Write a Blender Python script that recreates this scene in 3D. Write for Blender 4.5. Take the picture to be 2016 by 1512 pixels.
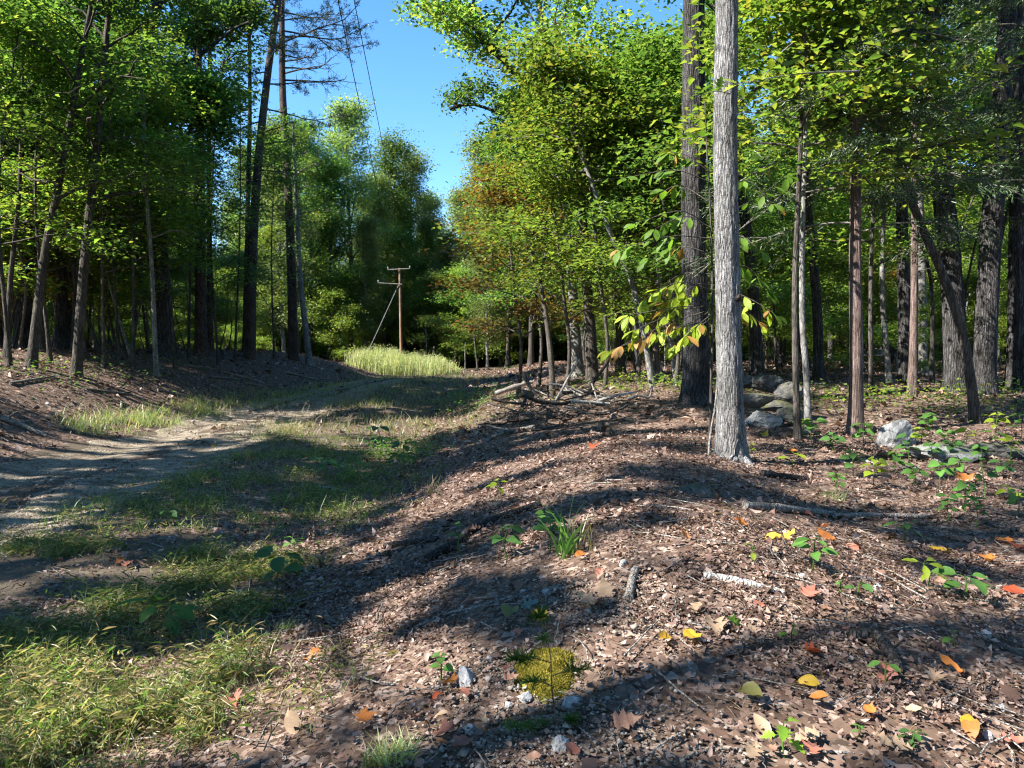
import bpy, math, random
import numpy as np
from mathutils import Vector

# ------------------------------------------------------------------ camera, sky, sun, exposure
for o in list(bpy.data.objects):
    bpy.data.objects.remove(o)
S = bpy.context.scene
COL = S.collection
F = 1514.0            # focal length in photo pixels (photo 2016 wide)
PITCH = math.radians(-2.5)
CAMZ = 1.55
cd = bpy.data.cameras.new('camera'); cam = bpy.data.objects.new('camera', cd); COL.objects.link(cam)
cd.sensor_width = 36; cd.lens = 36 * F / 2016; cd.clip_start = 0.05; cd.clip_end = 3000
cam.location = (0, 0, CAMZ); cam.rotation_euler = (math.pi / 2 + PITCH, 0, 0)
S.camera = cam

SUN_EL = math.radians(43)
SUN_H = np.array([-0.93, -0.37]); SUN_H /= np.linalg.norm(SUN_H)
SUN = np.array([SUN_H[0] * math.cos(SUN_EL), SUN_H[1] * math.cos(SUN_EL), math.sin(SUN_EL)])
W = bpy.data.worlds.new('World'); S.world = W; W.use_nodes = True
nt = W.node_tree; bg = nt.nodes['Background']
sky = nt.nodes.new('ShaderNodeTexSky'); sky.sky_type = 'NISHITA'; sky.sun_disc = False
sky.sun_elevation = SUN_EL; sky.sun_rotation = math.atan2(SUN[0], SUN[1])
sky.altitude = 200; sky.air_density = 1.0; sky.dust_density = 0.1; sky.ozone_density = 3.6
hs = nt.nodes.new('ShaderNodeHueSaturation'); hs.inputs['Saturation'].default_value = 1.22
nt.links.new(sky.outputs[0], hs.inputs['Color']); nt.links.new(hs.outputs[0], bg.inputs[0])
bg.inputs[1].default_value = 0.09
sl = bpy.data.lights.new('sun', 'SUN'); sl.energy = 5.0; sl.angle = math.radians(0.53); sl.color = (1, .965, .90)
so = bpy.data.objects.new('sun', sl); COL.objects.link(so)
so.rotation_euler = Vector(SUN).to_track_quat('Z', 'Y').to_euler(); so.location = (-20, -10, 40)
S.view_settings.view_transform = 'Standard'; S.view_settings.look = 'None'
S.view_settings.exposure = 1.92; S.view_settings.gamma = 1.0; S.view_settings.use_curve_mapping = False
S.render.engine = 'CYCLES'
cy = S.cycles
cy.max_bounces = 8; cy.diffuse_bounces = 5; cy.glossy_bounces = 2; cy.transmission_bounces = 4; cy.transparent_max_bounces = 4
cy.caustics_reflective = False; cy.caustics_refractive = False
cy.use_denoising = True; cy.denoiser = 'OPENIMAGEDENOISE'; cy.denoising_input_passes = 'RGB_ALBEDO_NORMAL'; cy.denoising_prefilter = 'ACCURATE'
cy.use_adaptive_sampling = True; cy.adaptive_threshold = 0.02
cy.pixel_filter_type = 'BLACKMAN_HARRIS'; cy.filter_width = 1.2

# ------------------------------------------------------------------ helpers
RNG = np.random.default_rng(7)

def hash3(ix, iy, iz):
    h = (ix.astype(np.int64) * 374761393 + iy.astype(np.int64) * 668265263 + iz.astype(np.int64) * 2147483647) & 0xffffffff
    h = ((h ^ (h >> 13)) * 1274126177) & 0xffffffff
    h = (h ^ (h >> 16)) & 0xffffffff
    return h / 4294967295.0

def vnoise(x, y, z=None):
    x = np.asarray(x, float); y = np.asarray(y, float)
    z = np.zeros_like(x) if z is None else np.asarray(z, float)
    ix, iy, iz = np.floor(x), np.floor(y), np.floor(z)
    fx, fy, fz = x - ix, y - iy, z - iz
    fx, fy, fz = [f * f * (3 - 2 * f) for f in (fx, fy, fz)]
    r = 0
    for a in (0, 1):
        for b in (0, 1):
            for c in (0, 1):
                w = (fx if a else 1 - fx) * (fy if b else 1 - fy) * (fz if c else 1 - fz)
                r = r + w * hash3(ix + a, iy + b, iz + c)
    return r

def fbm(x, y, z=None, o=4):
    r = 0; a = .5; t = 0
    x = np.asarray(x, float); y = np.asarray(y, float)
    z = np.zeros_like(x) if z is None else np.asarray(z, float)
    for i in range(o):
        r = r + a * vnoise(x + 17 * i, y + 31 * i, z + 7 * i); t += a
        a *= .5; x = x * 2.03; y = y * 2.03; z = z * 2.03
    return r / t

def sstep(a, b, x):
    t = np.clip((x - a) / (b - a), 0, 1)
    return t * t * (3 - 2 * t)

_ys = np.linspace(-60, 160, 441)
def _smooth(yp, xp, k=13):
    v = np.interp(_ys, yp, xp)
    return np.convolve(np.pad(v, k, 'edge'), np.ones(2 * k + 1) / (2 * k + 1), 'valid')
_road = _smooth([-60, -20, 0, 7.6, 14.5, 21, 27.6, 39, 50, 70, 160], [-4.5, -4.8, -5.2, -5.75, -6.25, -6.7, -6.9, -6.9, -6.3, -5, -1])
_toe = _smooth([-60, 0, 11.7, 16.8, 29, 45, 60, 90, 160], [-6, -6.9, -7.8, -8.4, -8.9, -8.0, -9, -12, -12])
def road_x(y): return np.interp(y, _ys, _road)
def toe_x(y): return np.interp(y, _ys, _toe)

def terrain(x, y):
    x = np.asarray(x, float); y = np.asarray(y, float)
    u = toe_x(y) - x
    bank_h = 1.5 * (1 - .65 * sstep(43, 54, y))
    z = bank_h * (sstep(-.6, 5.2, u) * .75 + .25 * sstep(0, 2.2, u)) + .012 * np.maximum(u - 5, 0)
    z = z + .06 * sstep(-1.6, .6, x) + .72 * sstep(6, 20, y) * sstep(-1.3, 3.8, x) * (1 - .3 * sstep(45, 70, y))
    z = z - .10 * np.exp(-((x + 1.9 + .02 * y) / 1.0) ** 2) * sstep(3, 6, y)
    z = z + .38 * np.exp(-((x - .75 - .07 * y) / 1.3) ** 2) * sstep(1.5, 4.5, y) * (1 - sstep(8.5, 13, y))
    z = z - .2 * sstep(-.2, -2.2, x) * sstep(1, 5, y) * (1 - sstep(22, 36, y)) * sstep(.5, -1.5, toe_x(y) - x)
    d = np.abs(x - road_x(y))
    z = z - .04 * np.exp(-((d - .8) / .3) ** 2) - .02 * sstep(2.2, 1.2, d)
    z = z + (fbm(x * .45, y * .45, o=3) - .5) * .14 * (.35 + .65 * sstep(1.3, 2.6, d))
    z = z + (fbm(x * .06 + 5, y * .06 + 9, o=2) - .5) * 1.2 * sstep(24, 60, np.abs(x + 5) + .35 * np.maximum(y - 40, 0))
    z = z + 9 * sstep(88, 190, np.hypot(x * .9, y)) + 30 * sstep(170, 700, np.hypot(x, y))
    return z

def ray(px, py):
    a = (px - 1008) / F; b = (756 - py) / F
    c, s = math.cos(PITCH), math.sin(PITCH)
    return np.array([a, c - b * s, s + b * c])

def at(px, py, Y):
    r = ray(px, py); k = Y / r[1]
    return np.array([r[0] * k, Y, CAMZ + r[2] * k])

def gp(px, py, far=120.0):
    """point on the terrain seen at a photo pixel"""
    r = ray(px, py); r = r / r[1]
    ts = np.concatenate([np.linspace(1.2, 30, 700), np.linspace(30.1, far, 700)])
    d = CAMZ + r[2] * ts - terrain(r[0] * ts, ts)
    i = np.argmax(d < 0)
    if not (d < 0).any(): i = len(ts) - 1
    t = ts[i]
    if i > 0:
        t = ts[i - 1] + (ts[i] - ts[i - 1]) * d[i - 1] / (d[i - 1] - d[i] + 1e-9)
    return np.array([r[0] * t, t, float(terrain(r[0] * t, t))])

def project(P):
    P = np.asarray(P, float) - np.array([0, 0, CAMZ])
    c, s = math.cos(PITCH), math.sin(PITCH)
    fw = P[:, 1] * c + P[:, 2] * s; up = -P[:, 1] * s + P[:, 2] * c
    return 1008 + F * P[:, 0] / fw, 756 - F * up / fw, fw

class Geo:
    def __init__(s): s.v = []; s.f = {}; s.n = 0
    def add(s, v, f):
        v = np.asarray(v, float); f = np.asarray(f, int)
        s.v.append(v); s.f.setdefault(f.shape[1], []).append(f + s.n); s.n += len(v)
    def mesh(s, name, mat, smooth=False):
        me = bpy.data.meshes.new(name)
        if s.n == 0: return me
        v = np.concatenate(s.v); me.vertices.add(len(v)); me.vertices.foreach_set('co', v.astype(np.float32).ravel())
        loops = []; starts = []; k = 0
        for m, fl in s.f.items():
            f = np.concatenate(fl); loops.append(f.ravel()); starts.append(k + np.arange(len(f)) * m); k += f.size
        loops = np.concatenate(loops); starts = np.concatenate(starts)
        me.loops.add(len(loops)); me.loops.foreach_set('vertex_index', loops.astype(np.int32))
        me.polygons.add(len(starts)); me.polygons.foreach_set('loop_start', starts.astype(np.int32))
        if smooth: me.polygons.foreach_set('use_smooth', np.ones(len(starts), bool))
        me.update(calc_edges=True)
        if mat: me.materials.append(mat)
        return me

def link(name, me, parent=None, loc=None):
    o = bpy.data.objects.new(name, me); COL.objects.link(o)
    if parent is not None: o.parent = parent
    if loc is not None: o.location = loc
    return o
def tag(o, label, cat, group=None, kind=None):
    o['label'] = label; o['category'] = cat
    if group: o['group'] = group
    if kind: o['kind'] = kind
    return o
def empty(name, loc, label, cat, group=None):
    o = bpy.data.objects.new(name, None); COL.objects.link(o); o.location = tuple(loc); o.empty_display_size = .2
    return tag(o, label, cat, group)

def nrm(v): return v / (np.linalg.norm(v, axis=-1, keepdims=True) + 1e-9)

def tube(g, path, rad, m=6, disp=None, cap=True):
    path = np.asarray(path, float); rad = np.asarray(rad, float); n = len(path)
    t = nrm(np.gradient(path, axis=0)); mt = np.abs(t.mean(0))
    ref = np.array([0, 1., 0]) if mt[1] < .7 else np.array([1., 0, 0])
    if mt[0] < .3 and mt[2] > .7: ref = np.array([0, 1., 0])
    u = nrm(np.cross(ref, t)); w = np.cross(t, u)
    a = np.linspace(0, 2 * np.pi, m, endpoint=False)
    dirs = u[:, None] * np.cos(a)[None, :, None] + w[:, None] * np.sin(a)[None, :, None]
    r = np.repeat(rad[:, None], m, 1)
    if disp is not None: r = r + disp(path, a, r)
    v = (path[:, None] + dirs * r[..., None]).reshape(-1, 3)
    i = np.arange(n - 1)[:, None] * m; j = np.arange(m)[None]; j2 = (j + 1) % m
    f = np.stack([i + j, i + j2, i + m + j2, i + m + j], -1).reshape(-1, 4)
    base = g.n
    g.add(v, f)
    if cap:
        for e, pt, off in ((0, path[0], 0), (n - 1, path[-1], (n - 1) * m)):
            c = np.vstack([pt, v[off:off + m]])
            k = 1 + np.arange(m); k2 = 1 + (np.arange(m) + 1) % m
            tri = np.stack([np.zeros(m, int), k2, k] if e == 0 else [np.zeros(m, int), k, k2], -1)
            g.add(c, tri)

def smooth_path(pts, n):
    """Catmull-Rom resample"""
    p = np.asarray(pts, float)
    if len(p) == 2: return p[0] + (p[1] - p[0]) * np.linspace(0, 1, n)[:, None]
    q = np.vstack([2 * p[0] - p[1], p, 2 * p[-1] - p[-2]])
    seg = np.linalg.norm(np.diff(p, axis=0), axis=1); cum = np.concatenate([[0], np.cumsum(seg)])
    s = np.linspace(0, cum[-1], n); i = np.clip(np.searchsorted(cum, s, 'right') - 1, 0, len(p) - 2)
    t = ((s - cum[i]) / seg[i])[:, None]
    a, b, c, d = q[i], q[i + 1], q[i + 2], q[i + 3]
    return .5 * (2 * b + (c - a) * t + (2 * a - 5 * b + 4 * c - d) * t ** 2 + (3 * b - a - 3 * c + d) * t ** 3)

def leaf_tris(g, c, d, n, L, Wd, fold=.18, droop=.12):
    """diamond leaves folded on the midrib: c base points"""
    d = nrm(d); s = nrm(np.cross(n, d)); n = np.cross(d, s)
    L = np.asarray(L)[:, None]; Wd = np.asarray(Wd)[:, None]
    N = len(c)
    v = np.empty((N, 4, 3))
    v[:, 0] = c; v[:, 2] = c + d * L - n * L * droop
    m = c + d * L * .46
    v[:, 1] = m + s * Wd * .5 + n * Wd * fold; v[:, 3] = m - s * Wd * .5 + n * Wd * fold
    i = np.arange(N)[:, None] * 4
    g.add(v.reshape(-1, 3), np.concatenate([i + np.array([[0, 2, 1]]), i + np.array([[0, 3, 2]])]))

def rand_dirs(rng, N, tilt, down=0.0):
    n = nrm(np.c_[rng.normal(0, tilt, (N, 2)), np.ones(N)])
    a = rng.uniform(0, 2 * np.pi, N)
    d = np.c_[np.cos(a), np.sin(a), rng.normal(-down, .25, N)]
    d = nrm(d - n * (d * n).sum(1, keepdims=True))
    return d, n

# ------------------------------------------------------------------ materials
def new_mat(name):
    m = bpy.data.materials.new(name); m.use_nodes = True; nt = m.node_tree
    for x in list(nt.nodes): nt.nodes.remove(x)
    return m, nt
def nd(nt, typ, ins=None, **kw):
    n = nt.nodes.new(typ)
    for k, v in kw.items(): setattr(n, k, v)
    for k, v in (ins or {}).items():
        if hasattr(v, 'links') or isinstance(v, bpy.types.NodeSocket): nt.links.new(v, n.inputs[k])
        else: n.inputs[k].default_value = v
    return n
def ramp(nt, fac, stops, interp='LINEAR'):
    r = nt.nodes.new('ShaderNodeValToRGB'); r.color_ramp.interpolation = interp
    el = r.color_ramp.elements
    while len(el) < len(stops): el.new(.5)
    for e, (p, c) in zip(el, stops): e.position = p; e.color = (*c, 1)
    nt.links.new(fac, r.inputs[0]); return r.outputs[0]
def mixc(nt, a, b, fac, mode='MIX'):
    n = nt.nodes.new('ShaderNodeMix'); n.data_type = 'RGBA'; n.blend_type = mode
    for i, v in ((0, fac), (6, a), (7, b)):
        if isinstance(v, bpy.types.NodeSocket): nt.links.new(v, n.inputs[i])
        else: n.inputs[i].default_value = v if i == 0 else (*v, 1)
    return n.outputs[2]
def noise(nt, vec, scale, detail=4, rough=.6, dist=0):
    n = nd(nt, 'ShaderNodeTexNoise', {'Scale': scale, 'Detail': detail, 'Roughness': rough, 'Distortion': dist})
    if vec is not None: nt.links.new(vec, n.inputs['Vector'])
    return n.outputs[0]
def out(nt, sh):
    o = nt.nodes.new('ShaderNodeOutputMaterial'); nt.links.new(sh, o.inputs[0])
def spread(cols):
    k = len(cols); return [(i / max(k - 1, 1), c) for i, c in enumerate(cols)]

def leaf_mat(name, cols, trans=.5, rough=.38, tint=(1.75, 1.85, .9), spec=.5, objvar=.3):
    m, nt = new_mat(name)
    geo = nd(nt, 'ShaderNodeNewGeometry'); oi = nd(nt, 'ShaderNodeObjectInfo')
    col = ramp(nt, geo.outputs['Random Per Island'], spread(cols))
    mr = nd(nt, 'ShaderNodeMapRange', {'Value': oi.outputs['Random'], 'To Min': 1 - objvar, 'To Max': 1 + objvar})
    hv = nd(nt, 'ShaderNodeHueSaturation', {'Value': mr.outputs[0], 'Color': col})
    mr2 = nd(nt, 'ShaderNodeMapRange', {'Value': oi.outputs['Random'], 'To Min': .488, 'To Max': .508}); nt.links.new(mr2.outputs[0], hv.inputs['Hue'])
    col = hv.outputs[0]
    p = nd(nt, 'ShaderNodeBsdfPrincipled', {'Base Color': col, 'Roughness': rough, 'Specular IOR Level': spec})
    t = nd(nt, 'ShaderNodeBsdfTranslucent', {'Color': mixc(nt, col, tint, 1.0, 'MULTIPLY')})
    mx = nd(nt, 'ShaderNodeMixShader', {0: trans, 1: p.outputs[0], 2: t.outputs[0]})
    out(nt, mx.outputs[0]); return m

def plain_leaf(name, cols, trans=.3, scale=25, rough=.55, spots=None):
    m, nt = new_mat(name)
    tc = nd(nt, 'ShaderNodeTexCoord').outputs['Object']
    f = noise(nt, tc, scale, 3, .6)
    col = ramp(nt, f, [(.3 + .4 * i / max(len(cols) - 1, 1), c) for i, c in enumerate(cols)])
    if spots:
        v = noise(nt, tc, scale * 2.2, 2, .5)
        col = mixc(nt, col, spots, ramp(nt, v, [(.62, (0, 0, 0)), (.7, (1, 1, 1))]))
    oi = nd(nt, 'ShaderNodeObjectInfo')
    mr = nd(nt, 'ShaderNodeMapRange', {'Value': oi.outputs['Random'], 'To Min': .75, 'To Max': 1.25})
    col = nd(nt, 'ShaderNodeHueSaturation', {'Value': mr.outputs[0], 'Color': col}).outputs[0]
    p = nd(nt, 'ShaderNodeBsdfPrincipled', {'Base Color': col, 'Roughness': rough, 'Specular IOR Level': .3})
    t = nd(nt, 'ShaderNodeBsdfTranslucent', {'Color': mixc(nt, col, (1.2, 1.25, .7), 1.0, 'MULTIPLY')})
    mx = nd(nt, 'ShaderNodeMixShader', {0: trans, 1: p.outputs[0], 2: t.outputs[0]})
    out(nt, mx.outputs[0]); return m

def bark_mat(name, cols, sc=14, stretch=.16, bump=.6, dist=.012, lichen=None, fine=1.0):
    m, nt = new_mat(name)
    tc = nd(nt, 'ShaderNodeTexCoord').outputs['Object']
    mp = nd(nt, 'ShaderNodeMapping', {'Vector': tc, 'Scale': (sc, sc, sc * stretch)}).outputs[0]
    n1 = noise(nt, mp, 1.0, 6, .65, .6)
    vo = nd(nt, 'ShaderNodeTexVoronoi', {'Vector': mp, 'Scale': 1.5, 'Randomness': 1.0}, feature='DISTANCE_TO_EDGE')
    n2 = noise(nt, tc, 60 * fine, 3, .7)
    big = noise(nt, tc, 1.7, 3, .5)
    a = nd(nt, 'ShaderNodeMath', {0: n1, 1: n2}, operation='ADD').outputs[0]
    a = nd(nt, 'ShaderNodeMath', {0: a, 1: .5}, operation='MULTIPLY').outputs[0]
    col = ramp(nt, a, [(.34 + .3 * i / (len(cols) - 1), c) for i, c in enumerate(cols)])
    crack = ramp(nt, vo.outputs['Distance'], [(0, (.3, .29, .28)), (.16, (1, 1, 1))])
    col = mixc(nt, col, crack, .8, 'MULTIPLY')
    col = mixc(nt, col, ramp(nt, big, [(.35, (.66, .66, .64)), (.65, (1.15, 1.15, 1.17))]), 1.0, 'MULTIPLY')
    if lichen:
        lf = ramp(nt, noise(nt, tc, 5, 4, .6), [(.58, (0, 0, 0)), (.72, (.6, .6, .6))])
        col = mixc(nt, col, lichen, lf)
    h = nd(nt, 'ShaderNodeMath', {0: n1, 1: ramp(nt, vo.outputs['Distance'], [(0, (0, 0, 0)), (.2, (1, 1, 1))])}, operation='ADD').outputs[0]
    h = nd(nt, 'ShaderNodeMath', {0: h, 1: n2}, operation='ADD').outputs[0]
    b = nd(nt, 'ShaderNodeBump', {'Strength': bump, 'Distance': dist, 'Height': h})
    p = nd(nt, 'ShaderNodeBsdfPrincipled', {'Base Color': col, 'Roughness': .9, 'Specular IOR Level': .15, 'Normal': b.outputs[0]})
    out(nt, p.outputs[0]); return m

def rock_mat(name, cols, sc=6, moss=None, bump=.5):
    m, nt = new_mat(name)
    tc = nd(nt, 'ShaderNodeTexCoord').outputs['Object']
    a = noise(nt, tc, sc, 8, .7, .3); b2 = noise(nt, tc, sc * 9, 3, .6)
    f = nd(nt, 'ShaderNodeMath', {0: a, 1: nd(nt, 'ShaderNodeMath', {0: b2, 1: .35}, operation='MULTIPLY').outputs[0]}, operation='ADD').outputs[0]
    col = ramp(nt, f, [(.45 + .4 * i / (len(cols) - 1), c) for i, c in enumerate(cols)])
    if moss:
        ge = nd(nt, 'ShaderNodeNewGeometry'); z = nd(nt, 'ShaderNodeSeparateXYZ', {0: ge.outputs['Normal']}).outputs[2]
        k = nd(nt, 'ShaderNodeMath', {0: z, 1: noise(nt, tc, sc * .8, 4)}, operation='MULTIPLY').outputs[0]
        col = mixc(nt, col, moss, ramp(nt, k, [(.3, (0, 0, 0)), (.5, (.8, .8, .8))]))
    b = nd(nt, 'ShaderNodeBump', {'Strength': bump, 'Distance': .03, 'Height': f})
    p = nd(nt, 'ShaderNodeBsdfPrincipled', {'Base Color': col, 'Roughness': .85, 'Specular IOR Level': .25, 'Normal': b.outputs[0]})
    out(nt, p.outputs[0]); return m

M = {}
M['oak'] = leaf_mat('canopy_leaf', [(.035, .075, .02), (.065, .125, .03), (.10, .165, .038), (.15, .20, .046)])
M['oak_y'] = leaf_mat('yellowish_green_leaf', [(.05, .10, .024), (.095, .165, .034), (.15, .21, .044), (.225, .24, .055)], trans=.5)  # yellower green than the canopy leaf
M['dark'] = leaf_mat('dark_green_leaf', [(.035, .08, .022), (.06, .12, .03), (.09, .16, .038), (.135, .185, .044)])  # dark green of the maples and some understory crowns
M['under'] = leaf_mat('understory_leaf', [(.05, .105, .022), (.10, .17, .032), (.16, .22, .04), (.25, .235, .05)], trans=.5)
M['autumn'] = leaf_mat('turning_leaf', [(.08, .11, .03), (.13, .14, .035), (.19, .14, .04), (.22, .11, .04)], trans=.5, tint=(1.7, 1.4, .6))
M['far'] = leaf_mat('far_leaf', [(.085, .125, .05), (.125, .17, .064), (.165, .21, .076), (.20, .22, .085)])
M['pine'] = leaf_mat('pine_needle', [(.025, .045, .014), (.04, .065, .02), (.05, .07, .02)], trans=.2, tint=(1, 1.1, .6))
M['cedar'] = leaf_mat('cedar_needle', [(.022, .045, .016), (.04, .07, .022), (.055, .09, .025)], trans=.2, tint=(1, 1.1, .6))
M['grass'] = leaf_mat('grass_blade', [(.06, .12, .03), (.11, .19, .045), (.17, .25, .07), (.34, .31, .16), (.09, .16, .04), (.30, .25, .13), (.42, .36, .22)], trans=.4, rough=.45, tint=(1.4, 1.4, .7))
M['grass_dry'] = leaf_mat('dry_grass_blade', [(.13, .17, .05), (.28, .25, .12), (.38, .30, .18), (.24, .17, .10)], trans=.35, tint=(1.3, 1.3, .8))
M['grass_tall'] = leaf_mat('tall_grass_blade', tint=(1.3, 1.35, .8), cols= [(.20, .27, .10), (.30, .36, .14), (.40, .43, .20), (.46, .44, .26), (.30, .24, .13)], trans=.45)
M['weed'] = leaf_mat('weed_leaf', [(.05, .12, .02), (.08, .17, .03), (.12, .2, .04)], trans=.45)
LIT_COLS = [(.03, .018, .013), (.105, .066, .046), (.19, .125, .09), (.115, .07, .048), (.28, .195, .148), (.06, .036, .026), (.18, .112, .08), (.42, .315, .25), (.135, .084, .06), (.04, .025, .018)]
M['litter'] = leaf_mat('dead_leaf', LIT_COLS, trans=.15, rough=.5, tint=(1.2, 1, .8), spec=.35, objvar=0)
M['straw'] = leaf_mat('pine_straw', [(.20, .13, .08), (.32, .22, .14), (.42, .31, .21)], trans=.1, objvar=0)
M['oak_bark'] = bark_mat('grey_oak_bark', [(.04, .038, .036), (.15, .144, .14), (.265, .257, .25), (.40, .39, .38)], sc=30, lichen=(.22, .22, .20), stretch=.13, bump=.9, dist=.012)
M['dark_bark'] = bark_mat('dark_oak_bark', [(.012, .011, .010), (.042, .038, .036), (.105, .098, .095), (.21, .20, .197)], sc=18, stretch=.12, bump=1.0, dist=.02)
M['mid_bark'] = bark_mat('brown_bark', [(.03, .026, .022), (.085, .072, .06), (.16, .14, .125)], sc=16, stretch=.15)
M['pine_bark'] = bark_mat('pine_bark', [(.035, .025, .02), (.10, .072, .058), (.18, .14, .12)], sc=12, stretch=.3, bump=1)
M['cedar_bark'] = bark_mat('cedar_bark', [(.06, .038, .03), (.14, .095, .08), (.22, .16, .14), (.27, .215, .195)], sc=30, stretch=.05, bump=.9, dist=.01)
M['pale_bark'] = bark_mat('pale_smooth_bark', [(.10, .095, .088), (.22, .21, .195), (.33, .315, .295)], sc=9, stretch=.5, bump=.3, lichen=(.12, .12, .11))
M['twig'] = bark_mat('twig_bark', [(.04, .032, .026), (.10, .085, .07), (.17, .15, .13)], sc=20, stretch=.4, bump=.2)
M['dead'] = bark_mat('weathered_deadwood', [(.09, .075, .062), (.20, .175, .15), (.33, .30, .265), (.44, .41, .37)], sc=30, stretch=.25, bump=.6)
M['rotten'] = bark_mat('rotten_dark_wood', [(.02, .017, .014), (.06, .05, .042), (.13, .11, .095)], sc=26, stretch=.3, bump=.8)
M['brownwood'] = bark_mat('broken_brown_wood', [(.12, .07, .045), (.25, .15, .10), (.34, .22, .16)], sc=40, stretch=.2, bump=.5)
M['white_log'] = bark_mat('pale_lichen_wood', [(.14, .12, .10), (.40, .38, .35), (.55, .53, .5)], sc=30, stretch=.5, bump=.6)
M['pole'] = bark_mat('utility_pole_wood', [(.16, .09, .055), (.28, .17, .11), (.36, .23, .16)], sc=20, stretch=.04, bump=.2)
M['metal'] = rock_mat('weathered_metal', [(.25, .25, .26), (.4, .4, .41)], 30, bump=.05)
M['rock'] = rock_mat('grey_boulder', [(.022, .021, .02), (.07, .067, .062), (.15, .143, .134)], 5, moss=(.09, .09, .03), bump=.9)
M['bright_rock'] = rock_mat('pale_boulder', [(.07, .07, .068), (.18, .178, .175), (.33, .33, .325)], 5, moss=(.09, .10, .04), bump=.9)
M['quartz'] = rock_mat('white_quartz', [(.16, .15, .14), (.32, .31, .30), (.50, .49, .48)], 24)
M['gravel'] = leaf_mat('gravel_stone', [(.12, .095, .075), (.20, .165, .13), (.30, .26, .215), (.15, .12, .09), (.38, .34, .29)], trans=0, rough=.9, spec=.15, objvar=0)
M['yellow'] = plain_leaf('yellow_leaf', [(.50, .29, .03), (.66, .43, .04)], .35, spots=(.28, .12, .03))
M['orange'] = plain_leaf('orange_leaf', [(.38, .11, .025), (.50, .20, .045)], .3, spots=(.20, .07, .03))
M['red'] = plain_leaf('red_leaf', [(.32, .05, .025), (.42, .10, .035)], .3)
M['tan'] = plain_leaf('tan_leaf', [(.32, .21, .13), (.45, .32, .21)], .2)
M['brown'] = plain_leaf('brown_leaf', [(.16, .085, .055), (.26, .145, .10)], .15)
M['redbrown'] = plain_leaf('russet_leaf', [(.25, .09, .06), (.36, .15, .10)], .2)
M['greenleaf'] = plain_leaf('bright_green_leaf', [(.12, .24, .02), (.20, .34, .03)], .4)
M['blueleaf'] = plain_leaf('blue_green_leaf', [(.10, .17, .14), (.17, .25, .21)], .2)
M['olive'] = plain_leaf('olive_leaf', [(.12, .11, .03), (.17, .16, .05)], .2)
M['seed'] = plain_leaf('seedling_leaf', [(.07, .17, .03), (.11, .24, .045)], .45, 12)
M['seed_y'] = plain_leaf('yellow_green_leaf', [(.16, .24, .02), (.26, .32, .03)], .5, 12)
M['seed_d'] = plain_leaf('deep_green_leaf', [(.04, .11, .025), (.07, .15, .035)], .4, 12)
M['hick'] = plain_leaf('hickory_leaf', [(.20, .30, .022), (.33, .40, .035)], .5, 7, spots=(.30, .20, .03))
M['hick_d'] = plain_leaf('hickory_green_leaf', [(.09, .19, .022), (.15, .25, .03)], .5, 7)
M['hick_b'] = plain_leaf('hickory_browning_leaf', [(.30, .14, .04), (.36, .22, .05)], .4, 7)
M['moss'] = leaf_mat('golden_moss', [(.19, .165, .028), (.29, .25, .04), (.38, .33, .06), (.16, .17, .028)], trans=.25, rough=.8, spec=.1)

def ground_mat():
    m, nt = new_mat('forest_floor')
    tc = nd(nt, 'ShaderNodeTexCoord').outputs['Object']
    v1 = nd(nt, 'ShaderNodeTexVoronoi', {'Vector': tc, 'Scale': 17, 'Randomness': 1.0})
    v2 = nd(nt, 'ShaderNodeTexVoronoi', {'Vector': tc, 'Scale': 33, 'Randomness': 1.0})
    s1 = nd(nt, 'ShaderNodeSeparateColor', {0: v1.outputs['Color']}).outputs[0]
    s2 = nd(nt, 'ShaderNodeSeparateColor', {0: v2.outputs['Color']}).outputs[1]
    GC = [tuple(.8 * q for q in c) for c in LIT_COLS]; a = ramp(nt, s1, spread(GC)); b = ramp(nt, s2, spread(GC))
    col = mixc(nt, a, b, ramp(nt, noise(nt, tc, 11, 3), [(.48, (0, 0, 0)), (.52, (1, 1, 1))]))
    col = mixc(nt, col, (.06, .045, .035), ramp(nt, noise(nt, tc, 9, 5, .7), [(.5, (0, 0, 0)), (.75, (.8, .8, .8))]))
    at_ = nd(nt, 'ShaderNodeAttribute', attribute_name='grassy')
    gcol = ramp(nt, noise(nt, tc, 26, 7, .8), [(.3, (.045, .034, .026)), (.5, (.10, .075, .055)), (.62, (.12, .10, .055)), (.75, (.09, .10, .04))])
    n = nd(nt, 'ShaderNodeMath', {0: at_.outputs['Fac'], 1: noise(nt, tc, 2.2, 5, .7)}, operation='ADD').outputs[0]
    col = mixc(nt, col, gcol, ramp(nt, n, [(.85, (0, 0, 0)), (1.1, (1, 1, 1))]))
    h = nd(nt, 'ShaderNodeMath', {0: s1, 1: s2}, operation='ADD').outputs[0]
    bp = nd(nt, 'ShaderNodeBump', {'Strength': 1.0, 'Distance': .035, 'Height': h})
    p = nd(nt, 'ShaderNodeBsdfPrincipled', {'Base Color': col, 'Roughness': .9, 'Specular IOR Level': .15, 'Normal': bp.outputs[0]})
    out(nt, p.outputs[0]); return m
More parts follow.
